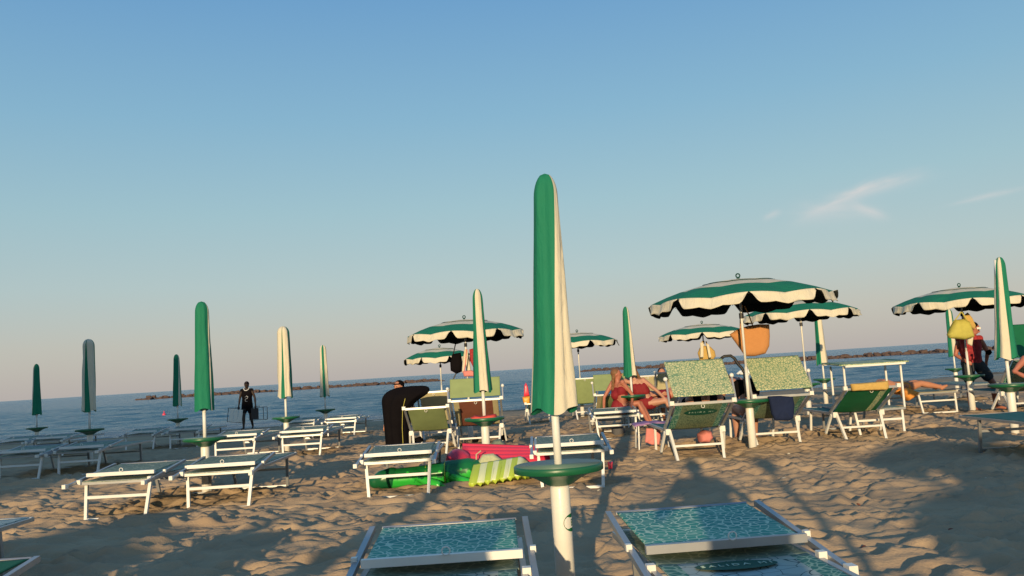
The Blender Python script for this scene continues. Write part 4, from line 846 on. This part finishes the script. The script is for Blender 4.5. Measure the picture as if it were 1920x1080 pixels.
# pink float
b_ = atd(855, 855, 9.9); r = thing('pink_float', (b_.x, 9.95, 0), 'pink inflatable mattress with a round pillow, lying behind the crocodile', 'pool float')
def XX(px): return atd(px, 850, 9.95).x - b_.x
mb = MB(); mb.ball(V3(.02, -.05, .25), .155, .95, 1.1, .88, 20); mb.build('pillow', M['pink'], r, True)
mb = MB(); mb.sheet(lambda u, v: V3(XX(865) + u * (XX(1030) - XX(865)), -.15 + v * .42, .17 + .21 * v - .10 * u * v + .012 * math.cos(v * 6.28 * 5)), 30, 40, .085); mb.build('mattress', M['pink'], r, True)
mb = MB(); mb.tube([V3(XX(905), -.20, .24), V3(XX(950), -.21, .17), V3(XX(995), -.21, .11)], .02, 8); mb.build('edge_tube', M['cream'], r, True)
# striped float
c_ = at(930, 915); r = thing('striped_float', (c_.x, c_.y + .02, 0), 'lime and pale striped inflatable leaning on the sand right of the crocodile', 'pool float')
def XS(px): return atd(px, 890, c_.y).x - c_.x
def sf(u, v):
    x = XS(878) + u * (XS(992) - XS(878)) + .05 * v; z = .03 + v * .17 * (1 - max(0, u - .8) * 4) + .06 * u
    return V3(x, (.02 + .30 * v + .1 * u) - .04 * math.sin(math.pi * v) + .012 * math.cos(u * 2 * math.pi * 8), z)
mb = MB(); mb.sheet(sf, 64, 14, .07, 0, lambda u, v: int(u * 9) % 2); mb.build('striped_mattress', [M['limestripe'], M['creamstripe']], r, True)
hang('net_bag', 'pale triangular net bag standing behind the striped float', 'bag', 0, 0, c_.y + .45, [(893, 886), (897, 864), (905, 852), (925, 850), (942, 862), (958, 876), (940, 886)], .12, 'net', .4, handles=([(893, 882), (893, 852), (902, 845)],))

# small things on the sea
mb = MB(); p = atd(308, 789, 60); mb.ball((0, 0, 0), .12, n=12); mb.tube([(0, 0, .08), (0, 0, .26)], .03, 6); o = mb.build('buoy', M['pink'], None, True); o.location = (p.x, 60, SEA + .06); tag(o, 'small pink buoy floating off the beach left of the grey green furled umbrella', 'buoy')
p = atd(1415, 686, 75); r = thing('pedal_boat', (p.x, 75, SEA), 'white boat low on the water seen between the two patterned shades', 'boat')
for k_ in (-1, 1): mb = MB(); mb.tube([(-1.5, k_ * .5, .10), (-1.2, k_ * .5, .18), (1.2, k_ * .5, .18), (1.6, k_ * .5, .28)], [.05, .2, .2, .06], 10); mb.build('hull', M['whitepaint'], r, True)
mb = MB(); mb.box((0, 0, .40), (1.9, 1.1, .08)); mb.build('deck', M['whitepaint'], r)

# ------------------------------------------------------------------ behind the camera: what throws the long evening shadows
def back(lat, y): return (lat + y * math.tan(R(SUN_AZ)), y)
def closed_at(lat, y, label, seed):
    x, y = back(lat, y); root = thing('beach_umbrella', (x, y, 0), label, 'umbrella', GRP_C); finish_pole(root, 2.3); closed_canopy(root, 1.0, 2.3, .125, .07, [(.1, .1)], 0, seed)
for la, y_, lb, sd_ in ((-2.3, -2.6, 'furled umbrella in the row behind the camera, left of the photographer', 31), (-3.5, -6.5, 'furled umbrella farther behind the camera on the left', 33)): closed_at(la, y_, lb, sd_)
for la, y_, lb, sd_ in ((3.3, -4.0, 'open umbrella behind the camera on the right', 21), (2.75, -7.4, 'open umbrella one row farther behind the camera on the right', 22), (-4.9, -6.6, 'open umbrella behind the camera on the left', 23), (6.3, -4.6, 'open umbrella behind the camera at far right', 24)):
    x_, y2 = back(la, y_); open_u(0, 0, y2, lb, off=(x_,), seed=sd_)
x_, y2 = back(1.12, -3.2); r = thing('umbrella_pole', (x_, y2, 0), 'bare umbrella pole with a knob and no canopy behind the camera', 'umbrella pole')
mb = MB(); mb.tube([(0, 0, -.2), (0, 0, 1.9)], .035, 10); mb.build('pole', M['white'], r, True); mb = MB(); mb.ball((0, 0, 1.95), .11, n=12); mb.build('knob', M['dgreen'], r, True)
x_, y2 = back(-1.1, -.9); recliner(x_, y2, 'recliner with raised shade standing left of the camera', rz=0)
wallm = mat('hotel_plaster', (.55, .48, .38), .9, .1, var=.08, vscale=.4); glassm = mat('hotel_glass', (.03, .04, .05), .1, .5)
r = thing('beach_hotel', (-46.2, -34, 0), 'plastered beach hotel with balconies standing behind the beach', 'building')
mb = MB(); mb.box((0, -5, 5.2), (62, 10, 10.4)); mb.build('wall', wallm, r)
mb = MB(); mb.box((0, -5, 10.52), (63, 11, .25)); mb.build('roof', M['white'], r)
for fl_ in range(3):
    for i in range(12):
        mb = MB(); mb.box((-27 + i * 4.9, .03, 2 + fl_ * 3.2), (1.8, .1, 2.2)); mb.build('window', glassm, r)
    mb = MB(); mb.box((0, .7, .75 + fl_ * 3.2), (60, 1.3, .15)); mb.build('balcony', M['white'], r)

rnd = random.Random(77)
for i in range(26):
    y_ = rnd.uniform(4.8, 12.5); x_ = rnd.uniform(-.5, .55) * y_
    mb = MB(); mb.ball((0, 0, 0), .014 + .008 * rnd.random(), 1.3, 1, .5, 8); o = mb.build('shell', M['cream'] if i % 3 else M['brown'], None, True); o.location = (x_, y_, .028); o.rotation_euler = (rnd.random(), 0, rnd.random() * 6)
    tag(o, 'tiny shell or pebble lying loose on the open sand', 'shell', 'tiny shells scattered on the sand')
